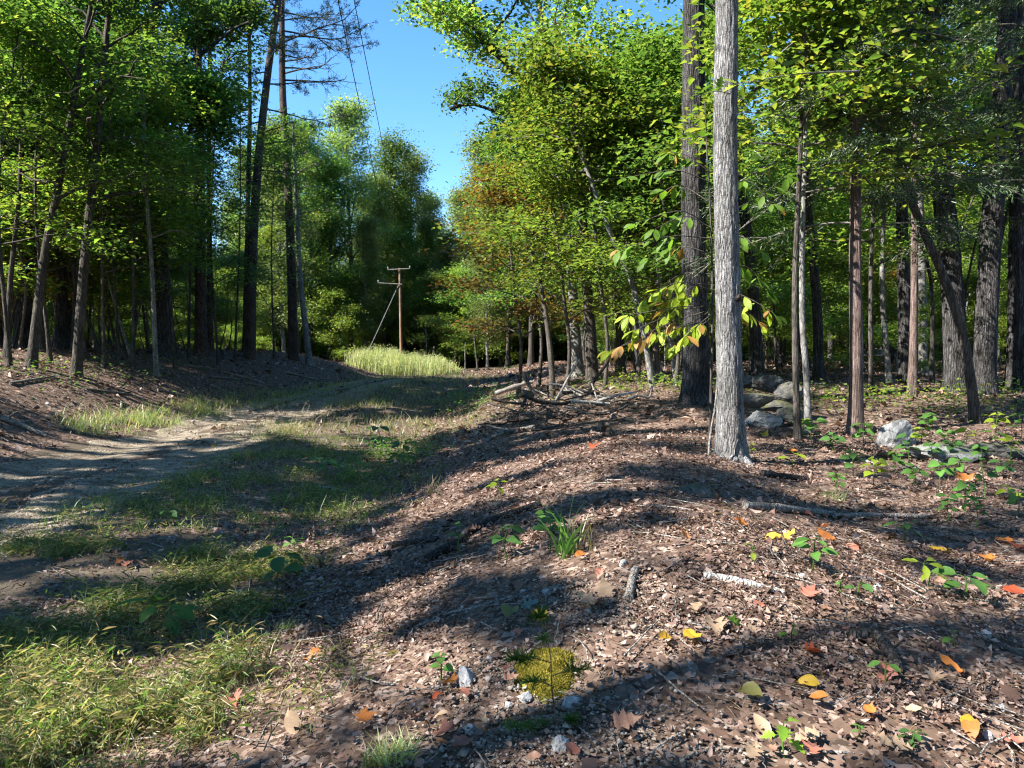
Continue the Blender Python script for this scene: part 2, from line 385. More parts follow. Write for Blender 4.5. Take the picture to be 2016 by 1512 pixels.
def dirt_mat():
    m, nt = new_mat('dirt_track')
    tc = nd(nt, 'ShaderNodeTexCoord').outputs['Object']
    n1 = noise(nt, tc, 3, 6, .7); n2 = noise(nt, tc, 60, 4, .7)
    v = nd(nt, 'ShaderNodeTexVoronoi', {'Vector': tc, 'Scale': 38})
    f = nd(nt, 'ShaderNodeMath', {0: n1, 1: n2}, operation='ADD').outputs[0]
    col = ramp(nt, f, [(.75, (.09, .066, .046)), (1.0, (.22, .175, .13)), (1.25, (.34, .285, .22))])
    s = nd(nt, 'ShaderNodeSeparateColor', {0: v.outputs['Color']}).outputs[0]
    col = mixc(nt, col, ramp(nt, s, [(0, (.62, .6, .56)), (1, (1.25, 1.25, 1.22))]), .8, 'MULTIPLY')
    h = nd(nt, 'ShaderNodeMath', {0: f, 1: v.outputs['Distance']}, operation='SUBTRACT').outputs[0]
    bp = nd(nt, 'ShaderNodeBump', {'Strength': .9, 'Distance': .03, 'Height': h})
    p = nd(nt, 'ShaderNodeBsdfPrincipled', {'Base Color': col, 'Roughness': .95, 'Specular IOR Level': .1, 'Normal': bp.outputs[0]})
    out(nt, p.outputs[0]); return m

# ------------------------------------------------------------------ sunlit openings: where gaps in the left canopy let sun reach the ground
SEGS = []
def lit(px1, py1, px2, py2, w):
    a, b = gp(px1, py1), gp(px2, py2)
    SEGS.append((a[:2], b[:2], w))
for s in [(270, 1212, 380, 1200, .14), (40, 1330, 420, 1330, .42), (60, 1440, 330, 1420, .25), (0, 1130, 330, 1150, .16), (400, 1090, 580, 1090, .2),
          (640, 1120, 800, 1020, .25), (800, 1010, 960, 920, .38), (960, 920, 1180, 880, .55), (1180, 880, 1380, 860, .42), (1280, 840, 1400, 825, .22),
          (1420, 915, 1580, 935, .30), (1090, 945, 1330, 900, .32), (1500, 870, 1640, 880, .22),
          (930, 1060, 1080, 1040, .15), (1100, 1100, 1330, 1120, .16), (980, 1010, 1100, 990, .1),
          (900, 1340, 1120, 1330, .24), (560, 1300, 760, 1210, .16), (480, 1480, 830, 1440, .26), (840, 1440, 1060, 1470, .14),
          (1400, 1060, 1640, 1040, .24), (1640, 1170, 1980, 1180, .34), (1380, 1150, 1600, 1180, .17), (1850, 1100, 2010, 1110, .16),
          (1350, 1240, 1600, 1240, .15), (1700, 1330, 2000, 1360, .19), (1500, 1430, 2010, 1470, .22), (1200, 1440, 1450, 1480, .1), (1300, 1330, 1420, 1330, .08),
          (1180, 1010, 1420, 1000, .16), (1750, 1010, 1960, 940, .2), (1560, 970, 1700, 960, .12),
          (300, 865, 520, 815, .5), (340, 890, 470, 870, .16), (520, 805, 620, 785, .6), (0, 880, 120, 868, .5), (190, 838, 280, 825, .5),
          (520, 845, 640, 880, .45), (680, 850, 800, 830, .6), (700, 905, 780, 860, .3), (640, 800, 700, 800, .5), (740, 752, 780, 750, .8),
          (870, 760, 960, 760, .8), (960, 790, 900, 850, .3), (350, 735, 520, 742, .5), (60, 790, 180, 800, .3),
          (700, 740, 880, 740, 2.6), (720, 722, 870, 722, 3.5),
          (0, 1210, 200, 1230, .12), (450, 1400, 520, 1380, .16), (0, 1490, 200, 1490, .2), (620, 1400, 720, 1370, .12), (560, 1030, 620, 1010, .15), (180, 1060, 280, 1050, .12), (700, 1290, 850, 1290, .1), (1000, 965, 1300, 945, .3), (900, 1000, 1050, 960, .3), (1200, 1065, 1380, 1045, .14), (700, 1190, 900, 1130, .13), (1050, 880, 1150, 860, .35), (1100, 830, 1250, 815, .3), (620, 1110, 700, 1090, .2), (420, 1140, 600, 1130, .14), (1450, 1300, 1560, 1320, .12), (1230, 1390, 1330, 1400, .1), (1640, 1100, 1760, 1090, .13), (1250, 1230, 1340, 1220, .08),
          (300, 780, 420, 760, .5), (150, 900, 260, 880, .3), (560, 820, 640, 800, .6), (1700, 808, 2010, 812, .35), (1640, 850, 1740, 850, .2), (1730, 860, 1770, 880, .25)]:
    lit(*s)
def lit3(p, w, q=None):
    """a sunlit thing above the ground: the opening its sunbeam needs"""
    g = lambda p: (np.asarray(p) - SUN * (p[2] / SUN[2]))[:2]
    SEGS.append((g(p), g(q if q is not None else p), w))
YM = float(gp(1440, 903)[1]); YH = YM + .75
lit3(at(1415, 890, YM), .3, at(1415, 640, YM)); lit3(at(1415, 590, YM), .27, at(1415, 240, YM)); lit3(at(1415, 200, YM), .25, at(1415, -60, YM))
lit3(at(1230, 640, YH), .7, at(1400, 660, YH)); lit3(at(1560, 610, YH), .5, at(1480, 640, YH)); lit3(at(1240, 520, YH), .45, at(1390, 500, YH))
lit3(at(1350, 340, 14.5), .4, at(1350, 160, 14.5)); lit3(at(1350, 520, 14.5), .25)
lit3(at(1685, 760, 12), .2, at(1685, 600, 12)); lit3(at(1685, 240, 12), .25, at(1685, 120, 12))
lit3(at(1450, 150, YM - .7), .4, at(1540, 150, YM - .7)); lit3(at(1735, 850, 12), .25)

def open_mask(P, rng, grow_=.13):
    """True for leaves that do not stand in one of the sunlit openings"""
    L = P - SUN * ((P[:, 2:3] - .2) / SUN[2]); xy = L[:, :2]
    jit = (fbm(xy[:, 0] * 2.2, xy[:, 1] * 2.2, o=2) - .5) * .5
    keep = np.ones(len(P), bool)
    for a, b, w in SEGS:
        d = b - a; t = np.clip(((xy - a) @ d) / (d @ d + 1e-9), 0, 1)
        dist = np.linalg.norm(xy - a - t[:, None] * d, axis=1)
        keep &= ~(dist < (w * 1.0 + grow_) * (1 + jit * 1.2))
    keep &= fbm(xy[:, 0] * 1.5 + 11, xy[:, 1] * 2.6 + 5, o=2) < .66
    return keep | (rng.random(len(P)) < .004)

# ------------------------------------------------------------------ ground, track
def build_ground():
    u = np.linspace(-1, 1, 241); xs = np.sign(u) * (np.abs(u) * 14 + (np.abs(u) ** 7) * 900)
    v = np.linspace(0, 1, 271); ys = -8 + v * 60 + (v ** 9) * 1400
    ys = np.concatenate([np.array([-900, -300, -120, -60, -40, -28, -20, -14, -11]), ys])
    X, Y = np.meshgrid(xs, ys); Z = terrain(X, Y)
    n, k = X.shape
    g = Geo(); i = np.arange(n - 1)[:, None] * k; j = np.arange(k - 1)[None]
    g.add(np.stack([X, Y, Z], -1).reshape(-1, 3), np.stack([i + j, i + j + 1, i + k + j + 1, i + k + j], -1).reshape(-1, 4))
    me = g.mesh('ground', ground_mat(), True)
    a = me.attributes.new('grassy', 'FLOAT', 'POINT')
    gr = sstep(-.6, -2.2, X + .9) * sstep(-.2, 1.0, X - toe_x(Y)) * (1 - .0 * Y)
    gr = gr * (.35 + .65 * sstep(.35, .55, fbm(X * .8, Y * .8, o=3)))
    a.data.foreach_set('value', gr.ravel().astype(np.float32))
    o = link('ground', me); tag(o, 'forest floor covered in brown leaf litter', 'ground', kind='structure')
    # track: a worn sheet that dips under the verges
    ys = np.linspace(-6, 62, 420); w = np.linspace(-1, 1, 41)
    Yg, Wg = np.meshgrid(ys, w, indexing='ij')
    half = 1.75 + (fbm(Yg * .6, np.sign(Wg) * 3 + 7, o=3) - .5) * 1.4
    Xg = road_x(Yg) + Wg * half
    # worn most in the two wheel ruts, leaf- and grass-covered between and to the sides
    d = np.abs(np.abs(Xg - road_x(Yg)) - .8)
    Zg = terrain(Xg, Yg) + .012 - .05 * sstep(.35, .95, d * .8 + (fbm(Xg * 1.6, Yg * .7, o=4) - .5) * 1.1) - .06 * sstep(.8, 1, np.abs(Wg)) - .05 * sstep(40, 52, Yg)
    n, k = Xg.shape; g = Geo(); i = np.arange(n - 1)[:, None] * k; j = np.arange(k - 1)[None]
    g.add(np.stack([Xg, Yg, Zg], -1).reshape(-1, 3), np.stack([i + j, i + j + 1, i + k + j + 1, i + k + j], -1).reshape(-1, 4))
    tag(link('dirt_track', g.mesh('dirt_track', dirt_mat(), True)), 'pale dirt and gravel track curving away along the left bank', 'track', kind='structure')
build_ground()

# ------------------------------------------------------------------ trees
def trunk_geo(path, rad, m=12, amp=0.0, freq=20., flare=.5, n=None):
    g = Geo(); path = np.asarray(path)
    base = path[0, 2]
    ph = RNG.uniform(0, 99)
    rad = rad * (1 + flare * np.exp(-np.maximum(path[:, 2] - base, 0) / .28))
    def disp(p, a, r):
        A = a[None, :] + 0 * r; zz = (p[:, 2] - base)[:, None] + 0 * r
        R = r
        d = (fbm(np.cos(A) * 1.6 + ph, np.sin(A) * 1.6, zz * .7, 2) - .5) * .22 * r
        d = d + r * .16 * np.exp(-zz / .3) * np.cos(A * 5 + ph) * flare
        if amp:
            q = fbm(np.cos(A) * R * freq + ph, np.sin(A) * R * freq, zz * freq * .13, 3)
            d = d + (np.abs(q - .5) * 4 - .6) * amp
        return d
    tube(g, path, rad, m, disp)
    return g

def grow(rng, path, rad, cb=.45, spread=3.2, n_prim=11, n_sec=5, n_cl=4, n_leaf=45, rc=.5, flat=.55, elev=(15, 55),
         L=.13, Wd=.08, tilt=.6, carve=False, top=True, az0=None, azr=None, droop=.1, prof=None, twig=False):
    """limbs and leaves on a trunk path. returns (branch Geo, leaf Geo)"""
    bgx, lg = Geo(), Geo(); cl = []
    seg = np.linalg.norm(np.diff(path, axis=0), axis=1); cum = np.concatenate([[0], np.cumsum(seg)]) / seg.sum()
    def ppos(t): return np.array([np.interp(t, cum, path[:, k]) for k in range(3)])
    for i in range(n_prim):
        t = cb + (1 - cb) * ((i + rng.uniform(.1, .9)) / n_prim) ** .9 * .98
        p = ppos(t); r = np.interp(t, cum, rad)
        az = i * 2.39996 + rng.uniform(-.4, .4) if az0 is None else az0 + rng.uniform(-azr, azr)
        q = (t - cb) / (1 - cb)
        pr = (.55 + .45 * math.sin(math.pi * min(1, q * .9 + .25))) * (1 - .55 * q ** 3) if prof is None else prof(q)
        ln = spread * pr * rng.uniform(.75, 1.2)
        el = math.radians(rng.uniform(*elev) + 25 * q)
        d = np.array([math.cos(az) * math.cos(el), math.sin(az) * math.cos(el), math.sin(el)])
        k = 6; s = np.linspace(0, 1, k)[:, None]
        wob = rng.normal(0, .05 * ln, (k, 3)) * s
        lp = p + d * ln * s + wob + np.array([0, 0, 1]) * (.12 * ln * np.sin(s * 2.2) - droop * ln * s ** 2)
        r0 = min(r * .55, .018 * ln + .012)
        tube(bgx, lp, np.linspace(r0, r0 * .25, k), 5, cap=False)
        for j in range(n_sec):
            u = .3 + .7 * (j + rng.random()) / n_sec
            a = np.array([np.interp(u, s[:, 0], lp[:, c]) for c in range(3)])
            side = rng.choice([-1, 1]); az2 = az + side * rng.uniform(.35, 1.15); el2 = el * .5 + rng.uniform(-.25, .35)
            l2 = ln * rng.uniform(.28, .48) * (1.15 - .5 * u)
            d2 = np.array([math.cos(az2) * math.cos(el2), math.sin(az2) * math.cos(el2), math.sin(el2)])
            s2 = np.linspace(0, 1, 4)[:, None]
            sp = a + d2 * l2 * s2 + rng.normal(0, .05 * l2, (4, 3)) * s2
            if not (carve and not open_mask(sp, rng).all()): tube(bgx, sp, np.linspace(r0 * .4, .004, 4), 4, cap=False)
            for c in range(n_cl):
                w = (c + .6) / n_cl
                cl.append(a + d2 * l2 * w + rng.normal(0, rc * .35, 3))
        cl.append(lp[-1]); cl.append(lp[-2])
    if top:
        for _ in range(n_prim): cl.append(path[-1] + rng.normal(0, .16 * spread, 3) * np.array([1, 1, .8]))
    C = np.array(cl)
    if twig:
        for c in C: tube(bgx, np.array([c + rng.normal(0, rc * .7, 3), c, c + rng.normal(0, rc * .7, 3)]), [.006, .005, .003], 3, cap=False)
    cnt = rng.poisson(n_leaf, len(C)); P = np.repeat(C, cnt, 0)
    N = len(P); P = P + np.clip(rng.normal(0, 1, (N, 3)), -1.6, 1.6) * np.array([rc, rc, rc * flat])
    if carve:
        P = P[open_mask(P, rng)]; N = len(P)
    d, n = rand_dirs(rng, N, tilt, .25)
    sz = np.clip(rng.lognormal(0, .32, N), .45, 1.9)
    leaf_tris(lg, P, d, n, L * sz, Wd * sz)
    return bgx, lg

def place_tree(name, label, cat, group, base, trunk_me, br_me, leaf_me, rz=0, sc=1, tilt=(0, 0)):
    e = empty(name, base, label, cat, group)
    e.rotation_euler = (tilt[0], tilt[1], rz); e.scale = (sc, sc, sc) if np.isscalar(sc) else sc
    if trunk_me: link('trunk', trunk_me, e)
    if br_me: link('branches', br_me, e)
    if leaf_me: link('crown', leaf_me, e)
    return e

def pix_path(pts, Y, topz, n=26, lean=(0, 0)):
    """trunk path from photo pixels (base first) at depth Y, carried on up to topz above the frame"""
    P = [at(px, py, Y) for px, py in pts]
    P[0] = np.array([P[0][0], Y, float(terrain(P[0][0], Y)) - .06])
    d = P[-1] - P[-2]; d = d / d[2]
    z = P[-1][2]
    if topz > z + .8:
        P.append(P[-1] + d * (topz - z) * .5); P.append(P[-1] + d * (topz - P[-1][2]) + np.array([lean[0], lean[1], 0]))
    return smooth_path(P, n)

HEROES = []
def hero(name, label, cat, pts, w, Y, topz, bark, leaf=None, crown=None, m=12, amp=0., freq=20., n=26, group=None, flare=.45, taper=.35, seed=None, parts=True, lean=(0, 0)):
    rng = np.random.default_rng(seed if seed is not None else len(HEROES) + 100)
    path = pix_path(pts, Y, topz, n, lean)
    base = path[0].copy(); lp = path - base
    h = lp[:, 2] / lp[-1, 2]
    r0 = w * Y / F / 2
    rad = r0 * (1 - (1 - taper) * np.clip(h, 0, 1) ** 1.1)
    tg = trunk_geo(lp, rad, m, amp, freq, flare)
    e = empty(name, base, label, cat, group)
    link('trunk', tg.mesh('trunk', bark, True), e)
    if crown is not None:
        b, l = grow(rng, path, rad, **crown)
        for g, nm, mt in ((b, 'branches', bark), (l, 'crown', leaf)):
            if g.n:
                g.v = [v - base for v in g.v]; link(nm, g.mesh(nm, mt, nm == 'branches'), e)
    HEROES.append((base[0], base[1]))
    return e, path, rad

# ---- named trees of the photograph
CR = dict(cb=.5, spread=3.2, n_prim=11, n_sec=5, n_cl=4, n_leaf=32, rc=.42, carve=True)
CRU = dict(cb=.35, spread=1.9, n_prim=13, n_sec=5, n_cl=3, n_leaf=34, rc=.42, flat=.3, elev=(-5, 25), L=.11, Wd=.07, tilt=.35, carve=True)
def cr(b=CR, **k):
    d = dict(b); d.update(k)
    if not d['carve']: d['n_leaf'] = int(d['n_leaf'] * .65)
    return d
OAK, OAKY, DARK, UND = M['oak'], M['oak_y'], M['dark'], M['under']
# left side
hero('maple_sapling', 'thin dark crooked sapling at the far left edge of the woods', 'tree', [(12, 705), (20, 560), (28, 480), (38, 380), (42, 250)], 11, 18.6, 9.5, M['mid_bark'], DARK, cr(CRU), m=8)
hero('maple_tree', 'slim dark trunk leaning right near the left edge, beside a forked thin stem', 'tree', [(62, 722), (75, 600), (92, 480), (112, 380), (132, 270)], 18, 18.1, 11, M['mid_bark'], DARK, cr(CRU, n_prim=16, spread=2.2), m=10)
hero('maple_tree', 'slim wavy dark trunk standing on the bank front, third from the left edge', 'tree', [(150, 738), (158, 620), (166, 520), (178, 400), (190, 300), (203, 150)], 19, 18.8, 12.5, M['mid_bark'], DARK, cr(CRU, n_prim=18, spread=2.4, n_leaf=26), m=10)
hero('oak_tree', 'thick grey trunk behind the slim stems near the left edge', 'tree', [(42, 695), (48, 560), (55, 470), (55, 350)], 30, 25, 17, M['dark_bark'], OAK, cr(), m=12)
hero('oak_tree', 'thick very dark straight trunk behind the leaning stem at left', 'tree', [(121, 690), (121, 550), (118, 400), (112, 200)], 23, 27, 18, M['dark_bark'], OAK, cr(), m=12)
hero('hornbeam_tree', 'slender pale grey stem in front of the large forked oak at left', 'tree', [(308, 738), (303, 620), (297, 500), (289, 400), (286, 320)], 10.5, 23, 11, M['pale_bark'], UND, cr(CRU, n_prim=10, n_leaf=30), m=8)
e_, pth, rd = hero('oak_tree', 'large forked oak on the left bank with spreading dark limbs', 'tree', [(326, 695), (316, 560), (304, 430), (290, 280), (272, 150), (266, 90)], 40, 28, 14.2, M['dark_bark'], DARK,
     cr(cb=.72, spread=3.6, n_prim=7, n_leaf=40), m=14, amp=.012, freq=26, taper=.7)
g = Geo(); rr = np.random.default_rng(5)
def shifted(q, b):
    q.v = [v - b for v in q.v]; return q
for pts, r in (([(268, 95), (240, 60), (205, 15), (170, -60), (150, -160)], .17), ([(270, 100), (295, 50), (312, 0), (330, -90), (345, -200)], .18), ([(290, 300), (240, 230), (200, 120), (180, 40)], .09),
               ([(280, 150), (330, 128), (380, 118), (455, 60), (500, 40)], .08), ([(300, 240), (345, 235), (400, 248), (440, 262)], .07), ([(284, 215), (330, 262), (365, 285), (380, 235), (410, 190)], .06)):
    P = smooth_path([at(x, y, 28 - k * .3) for k, (x, y) in enumerate(pts)], 14)
    r = r * 1.3; tube(g, P - pth[0], np.linspace(r, r * .4, 14), 8)
    b, l = grow(rr, P, np.linspace(r, r * .3, 14), **cr(cb=.3, spread=2.0, n_prim=7, n_leaf=34, n_cl=3, L=.15, Wd=.09))
    link('branches', shifted(b, pth[0]).mesh('branches', M['dark_bark'], True), e_)
    link('crown', shifted(l, pth[0]).mesh('crown', DARK), e_)
link('limbs', g.mesh('limbs', M['dark_bark'], True), e_)
hero('oak_tree', 'straight dark trunk between the forked oak and the leaning pine', 'tree', [(396, 695), (395, 550), (394, 400), (392, 200), (388, 50)], 24, 31, 18.5, M['pine_bark'], OAK, cr(cb=.55), m=12)
hero('pine_tree', 'thin paler pine trunk just right of the straight dark trunk', 'tree', [(414, 690), (412, 450), (412, 200), (415, 0)], 13, 34, 20, M['pine_bark'], OAK, cr(cb=.6, spread=2.2, n_leaf=25), m=8)
hero('hornbeam_tree', 'pale grey smooth leaning trunk behind the foremost pine', 'tree', [(610, 716), (601, 640), (592, 560), (586, 440)], 13, 39, 13, M['pale_bark'], OAK, cr(CRU, cb=.6, n_leaf=18), m=10)

def pine(name, label, pts, w, Y, topz, seed, side, first, nb=26, k_=1.0):
    rng = np.random.default_rng(seed)
    path = pix_path(pts, Y, topz, 30); base = path[0].copy()
    h = (path[:, 2] - base[2]) / (path[-1, 2] - base[2]); rad = w * Y / F / 2 * (1 - .6 * h)
    e = empty(name, base, label, 'tree')
    link('trunk', trunk_geo(path - base, rad, 12, .008, 22, flare=.12).mesh('trunk', M['pine_bark'], True), e)
    bgx, ng = Geo(), Geo(); tips = []
    for i in range(nb):
        q = i / nb; z = first + (topz - first) * q
        p = np.array([np.interp(z, path[:, 2], path[:, k]) for k in range(3)])
        az = i * 2.4 + rng.uniform(-.5, .5) if i > 7 else side[i % len(side)] + rng.uniform(-.2, .2)
        live = q > .18
        ln = (rng.uniform(1.8, 3.3) if live else rng.uniform(.6, 2.4)) * (1 - .5 * q) * k_
        el = rng.uniform(-.05, .35)
        d = np.array([math.cos(az) * math.cos(el), math.sin(az) * math.cos(el), math.sin(el)])
        s = np.linspace(0, 1, 8)[:, None]
        lp = p + d * ln * s + np.cumsum(rng.normal(0, .035 * ln, (8, 3)), 0) * s + np.array([0, 0, -.12 * ln]) * s ** 2 + np.array([0, 0, .16 * ln]) * s ** 3
        tube(bgx, lp, np.linspace(.03, .009, 8) * k_, 5, cap=False)
        for j in range(9 if live else 4):
            u = rng.uniform(.3, 1); a = np.array([np.interp(u, s[:, 0], lp[:, c]) for c in range(3)])
            az2 = az + rng.choice([-1, 1]) * rng.uniform(.3, 1.2); l2 = ln * rng.uniform(.2, .42)
            d2 = np.array([math.cos(az2), math.sin(az2), rng.uniform(-.25, .35)])
            s2 = np.linspace(0, 1, 5)[:, None]; sp = a + d2 * l2 * s2 + rng.normal(0, .04, (5, 3)) * s2
            tube(bgx, sp, np.linspace(.011, .005, 5) * k_, 4, cap=False)
            for k in range(4):
                b = sp[rng.integers(1, 5)]; t3 = b + rng.normal(0, .16 * k_, 3)
                tube(bgx, np.array([b, (b + t3) / 2 + rng.normal(0, .02, 3), t3]), [.006 * k_, .005 * k_, .003 * k_], 3, cap=False)
                if live and rng.random() < .85: tips.append(t3)
            if live: tips.append(sp[-1])
    C = np.repeat(np.array(tips), 20, 0); C = C[open_mask(C, rng)]; N = len(C)
    d = nrm(rng.normal(0, 1, (N, 3)) + np.array([0, 0, .3])); n = nrm(rng.normal(0, 1, (N, 3)))
    leaf_tris(ng, C + d * .02, d, n, rng.uniform(.09, .17, N) * (k_ * .5 + .5), np.full(N, .012 * k_), .05, .15)
    for g, nm, mt in ((bgx, 'branches', M['twig']), (ng, 'crown', M['pine'])):
        g.v = [v - base for v in g.v]; link(nm, g.mesh(nm, mt), e)
    HEROES.append((base[0], base[1])); return e
pine('pine_tree', 'foremost tall dark pine on the left bank with open branches against the sky', [(578, 710), (573, 500), (565, 330), (556, 170), (555, 0)], 20, 39.5, 25, 1, [0.1, -.25, .3, 0, .2, 2.9, -.1, .15], 15.2, nb=32, k_=1.7)
pine('pine_tree', 'leaning pine with sunlit bark left of the foremost pine', [(492, 705), (498, 480), (512, 280), (532, 110), (548, 0)], 21, 34.5, 23, 2, [2.8, .2, 3.3, 0, -.4], 9, k_=1.3)
pine('pine_tree', 'thin straight pine pole left of the leaning pine', [(482, 700), (488, 400), (492, 200), (490, 0)], 11, 37, 24, 3, [2.8, 3.4, .4], 13, nb=18, k_=1.2)

# right side
e_main, main_path, main_rad = hero('oak_tree', 'pale grey sunlit oak trunk nearest the camera, standing in brown leaves', 'tree',
    [(1441, 905), (1437, 780), (1433, 600), (1428, 300), (1431, 0)], 51, gp(1440, 903)[1], 16.5, M['oak_bark'], OAK,
    cr(cb=.5, spread=3.8, n_prim=14, n_leaf=52, L=.105, Wd=.066), m=84, amp=.010, freq=42, n=260, flare=.45, taper=.45)
YD = 14.5
hero('oak_tree', 'thick dark furrowed oak just behind and left of the pale oak', 'tree', [(1372, 790), (1369, 600), (1365, 300), (1366, 0)], 52, YD, 17.5, M['dark_bark'], OAKY,
     cr(cb=.47, spread=4.2, n_prim=16, n_leaf=56, L=.115, Wd=.072), m=90, amp=.016, freq=26, n=220, flare=.5, taper=.5)
e_, pth, rd = hero('oak_tree', 'oak with a long limb leaning left into the blue sky gap', 'tree', [(1168, 728), (1158, 600), (1150, 470), (1128, 290), (1075, 210), (1020, 150), (950, 70), (895, 5), (860, -60)], 24, 21, 12.6, M['mid_bark'], OAKY,
     dict(cb=.5, spread=2.8, n_prim=18, n_sec=6, n_cl=4, n_leaf=26, rc=.27, flat=.6, elev=(-15, 40), L=.115, Wd=.07, carve=False, top=False), m=10, n=40)
hero('oak_tree', 'oak whose drooping leafy bough hangs beside the sky gap above the brush pile', 'tree', [(1222, 725), (1215, 560), (1190, 420), (1150, 330), (1090, 280), (1010, 235), (930, 205), (885, 215)], 18, 25, 9, M['mid_bark'], OAK,
     dict(cb=.55, spread=2.1, n_prim=12, n_sec=5, n_cl=3, n_leaf=20, rc=.25, flat=.6, elev=(-30, 25), L=.11, Wd=.068, top=False), m=9, n=30)
hero('oak_tree', 'pale upper trunk leaning among bright leaves left of the dark oak', 'tree', [(1140, 725), (1120, 500), (1090, 250), (1068, 60), (1060, 0)], 22, 27, 17, M['pale_bark'], OAKY, cr(cb=.5, spread=3.4, carve=False), m=10)
def snag(label, pts, w, Y):
    P = smooth_path([at(x, y, Y) for x, y in pts], 24); P[0, 2] = terrain(P[0, 0], Y) - .05
    b = P[0].copy(); e = empty('dead_snag', b, label, 'dead tree')
    g = Geo(); tube(g, P - b, np.linspace(w, w * .35, 24) * Y / F / 2, 8); link('trunk', g.mesh('trunk', M['twig'], True), e)
    g = Geo()
    for k in range(5):
        p = P[10 + 3 * (k % 4)]; d = np.array([random.Random(k).uniform(-1, 1), .2, .7]); tube(g, np.array([p, p + d * .3 + [0, 0, .02], p + d * .55 + [.04, 0, -.05]]) - b, [.012, .009, .004], 5)
    link('branches', g.mesh('branches', M['twig'], True), e); HEROES.append((b[0], b[1]))
snag('thin crooked dead snag rising behind the brush pile', [(1088, 745), (1080, 660), (1070, 590), (1064, 540), (1074, 500), (1073, 478)], 13, 19)
hero('hickory_tree', 'pale leaning slender trunk between the brush pile and the dark oak', 'tree', [(1287, 752), (1272, 680), (1258, 610), (1242, 550), (1210, 480), (1180, 400)], 13.5, 17.5, 8, M['pale_bark'], UND, cr(CRU, cb=.6, carve=False), m=9, flare=.3)
hero('hickory_tree', 'pale thin leaning trunk nearest the dark oak on its left', 'tree', [(1335, 738), (1320, 670), (1308, 610), (1296, 540), (1280, 440)], 12, 18.5, 8, M['pale_bark'], UND, cr(CRU, cb=.6, carve=False), m=9, flare=.3)
hero('cedar_tree', 'thin dark reddish trunk between two pale leaning trunks', 'tree', [(1292, 735), (1290, 600), (1288, 450)], 14, 20, 9, M['cedar_bark'], OAK, cr(CRU, cb=.5, carve=False), m=9)
hero('oak_tree', 'grey trunk just right of the pale oak behind the boulders', 'tree', [(1492, 740), (1486, 620), (1476, 500), (1460, 380)], 25, 19, 13, M['dark_bark'], OAK, cr(carve=False), m=12)
hero('hornbeam_tree', 'slim dark twin stem in front of the boulders, left one', 'tree', [(1571, 872), (1566, 720), (1565, 560), (1570, 420), (1574, 330)], 14, 11.2, 6.8, M['mid_bark'], UND, cr(CRU, cb=.55, spread=1.4, n_prim=9, carve=False), m=10, flare=.5)
hero('hornbeam_tree', 'slim twin stem with sunlit upper bark, right one beside the boulders', 'tree', [(1592, 845), (1588, 740), (1580, 640), (1579, 500), (1583, 360)], 13, 11.6, 7.5, M['pale_bark'], UND, cr(CRU, cb=.55, spread=1.4, n_prim=9, carve=False), m=10, flare=.6)
hero('oak_tree', 'medium dark trunk behind the twin stems, bending left at its top', 'tree', [(1612, 752), (1610, 640), (1604, 540), (1592, 430), (1585, 340)], 20, 20, 13, M['dark_bark'], OAKY, cr(carve=False), m=10)
hero('maple_sapling', 'thin dark straight stem right of the reddish cedar', 'tree', [(1716, 775), (1714, 620), (1716, 480), (1722, 360)], 10, 16.5, 8, M['mid_bark'], UND, cr(CRU, carve=False), m=8)
hero('hickory_tree', 'pale sunlit slender trunk right of the thin dark stem', 'tree', [(1752, 762), (1744, 680), (1738, 600), (1737, 500), (1742, 380)], 12, 18, 10, M['pale_bark'], UND, cr(CRU, carve=False, cb=.5), m=8)
hero('oak_tree', 'dappled grey trunk midway between the cedar and the leaning trunk', 'tree', [(1783, 772), (1781, 640), (1778, 520), (1774, 380), (1770, 200)], 26, 18, 14, M['dark_bark'], OAKY, cr(carve=False), m=12, amp=.01)
hero('oak_tree', 'pale dappled trunk deep behind the leaning trunk', 'tree', [(1818, 755), (1816, 600), (1812, 400)], 17, 24, 14, M['pale_bark'], OAKY, cr(carve=False), m=9)
hero('hornbeam_tree', 'crooked dark trunk leaning far left across the two big dark trunks', 'tree', [(1921, 842), (1910, 740), (1890, 640), (1852, 530), (1812, 440), (1770, 330), (1722, 240), (1690, 180)], 19, 12.6, 6.6, M['mid_bark'], UND, cr(CRU, cb=.65, spread=1.6, n_prim=9, carve=False), m=14, amp=.004, n=40, flare=.5, taper=.6)
hero('oak_tree', 'big black furrowed trunk behind the leaning one, leaning slightly left', 'tree', [(1884, 775), (1876, 600), (1864, 450), (1850, 300), (1838, 120), (1830, 0)], 45, 16.6, 17, M['dark_bark'], OAK, cr(carve=False, cb=.6), m=48, amp=.015, freq=26, n=120)
hero('oak_tree', 'big black furrowed trunk near the right edge, leaning slightly right', 'tree', [(1934, 785), (1942, 620), (1952, 450), (1964, 300), (1976, 120), (1985, 0)], 43, 16, 17, M['dark_bark'], OAK, cr(carve=False, cb=.6), m=48, amp=.015, freq=26, n=120)
hero('oak_tree', 'sun-dappled grey trunk cut by the right edge of the photo', 'tree', [(2004, 785), (2003, 640), (2006, 480), (2010, 250)], 40, 16.8, 16, M['dark_bark'], OAKY, cr(carve=False, cb=.6), m=40, amp=.012, n=90)

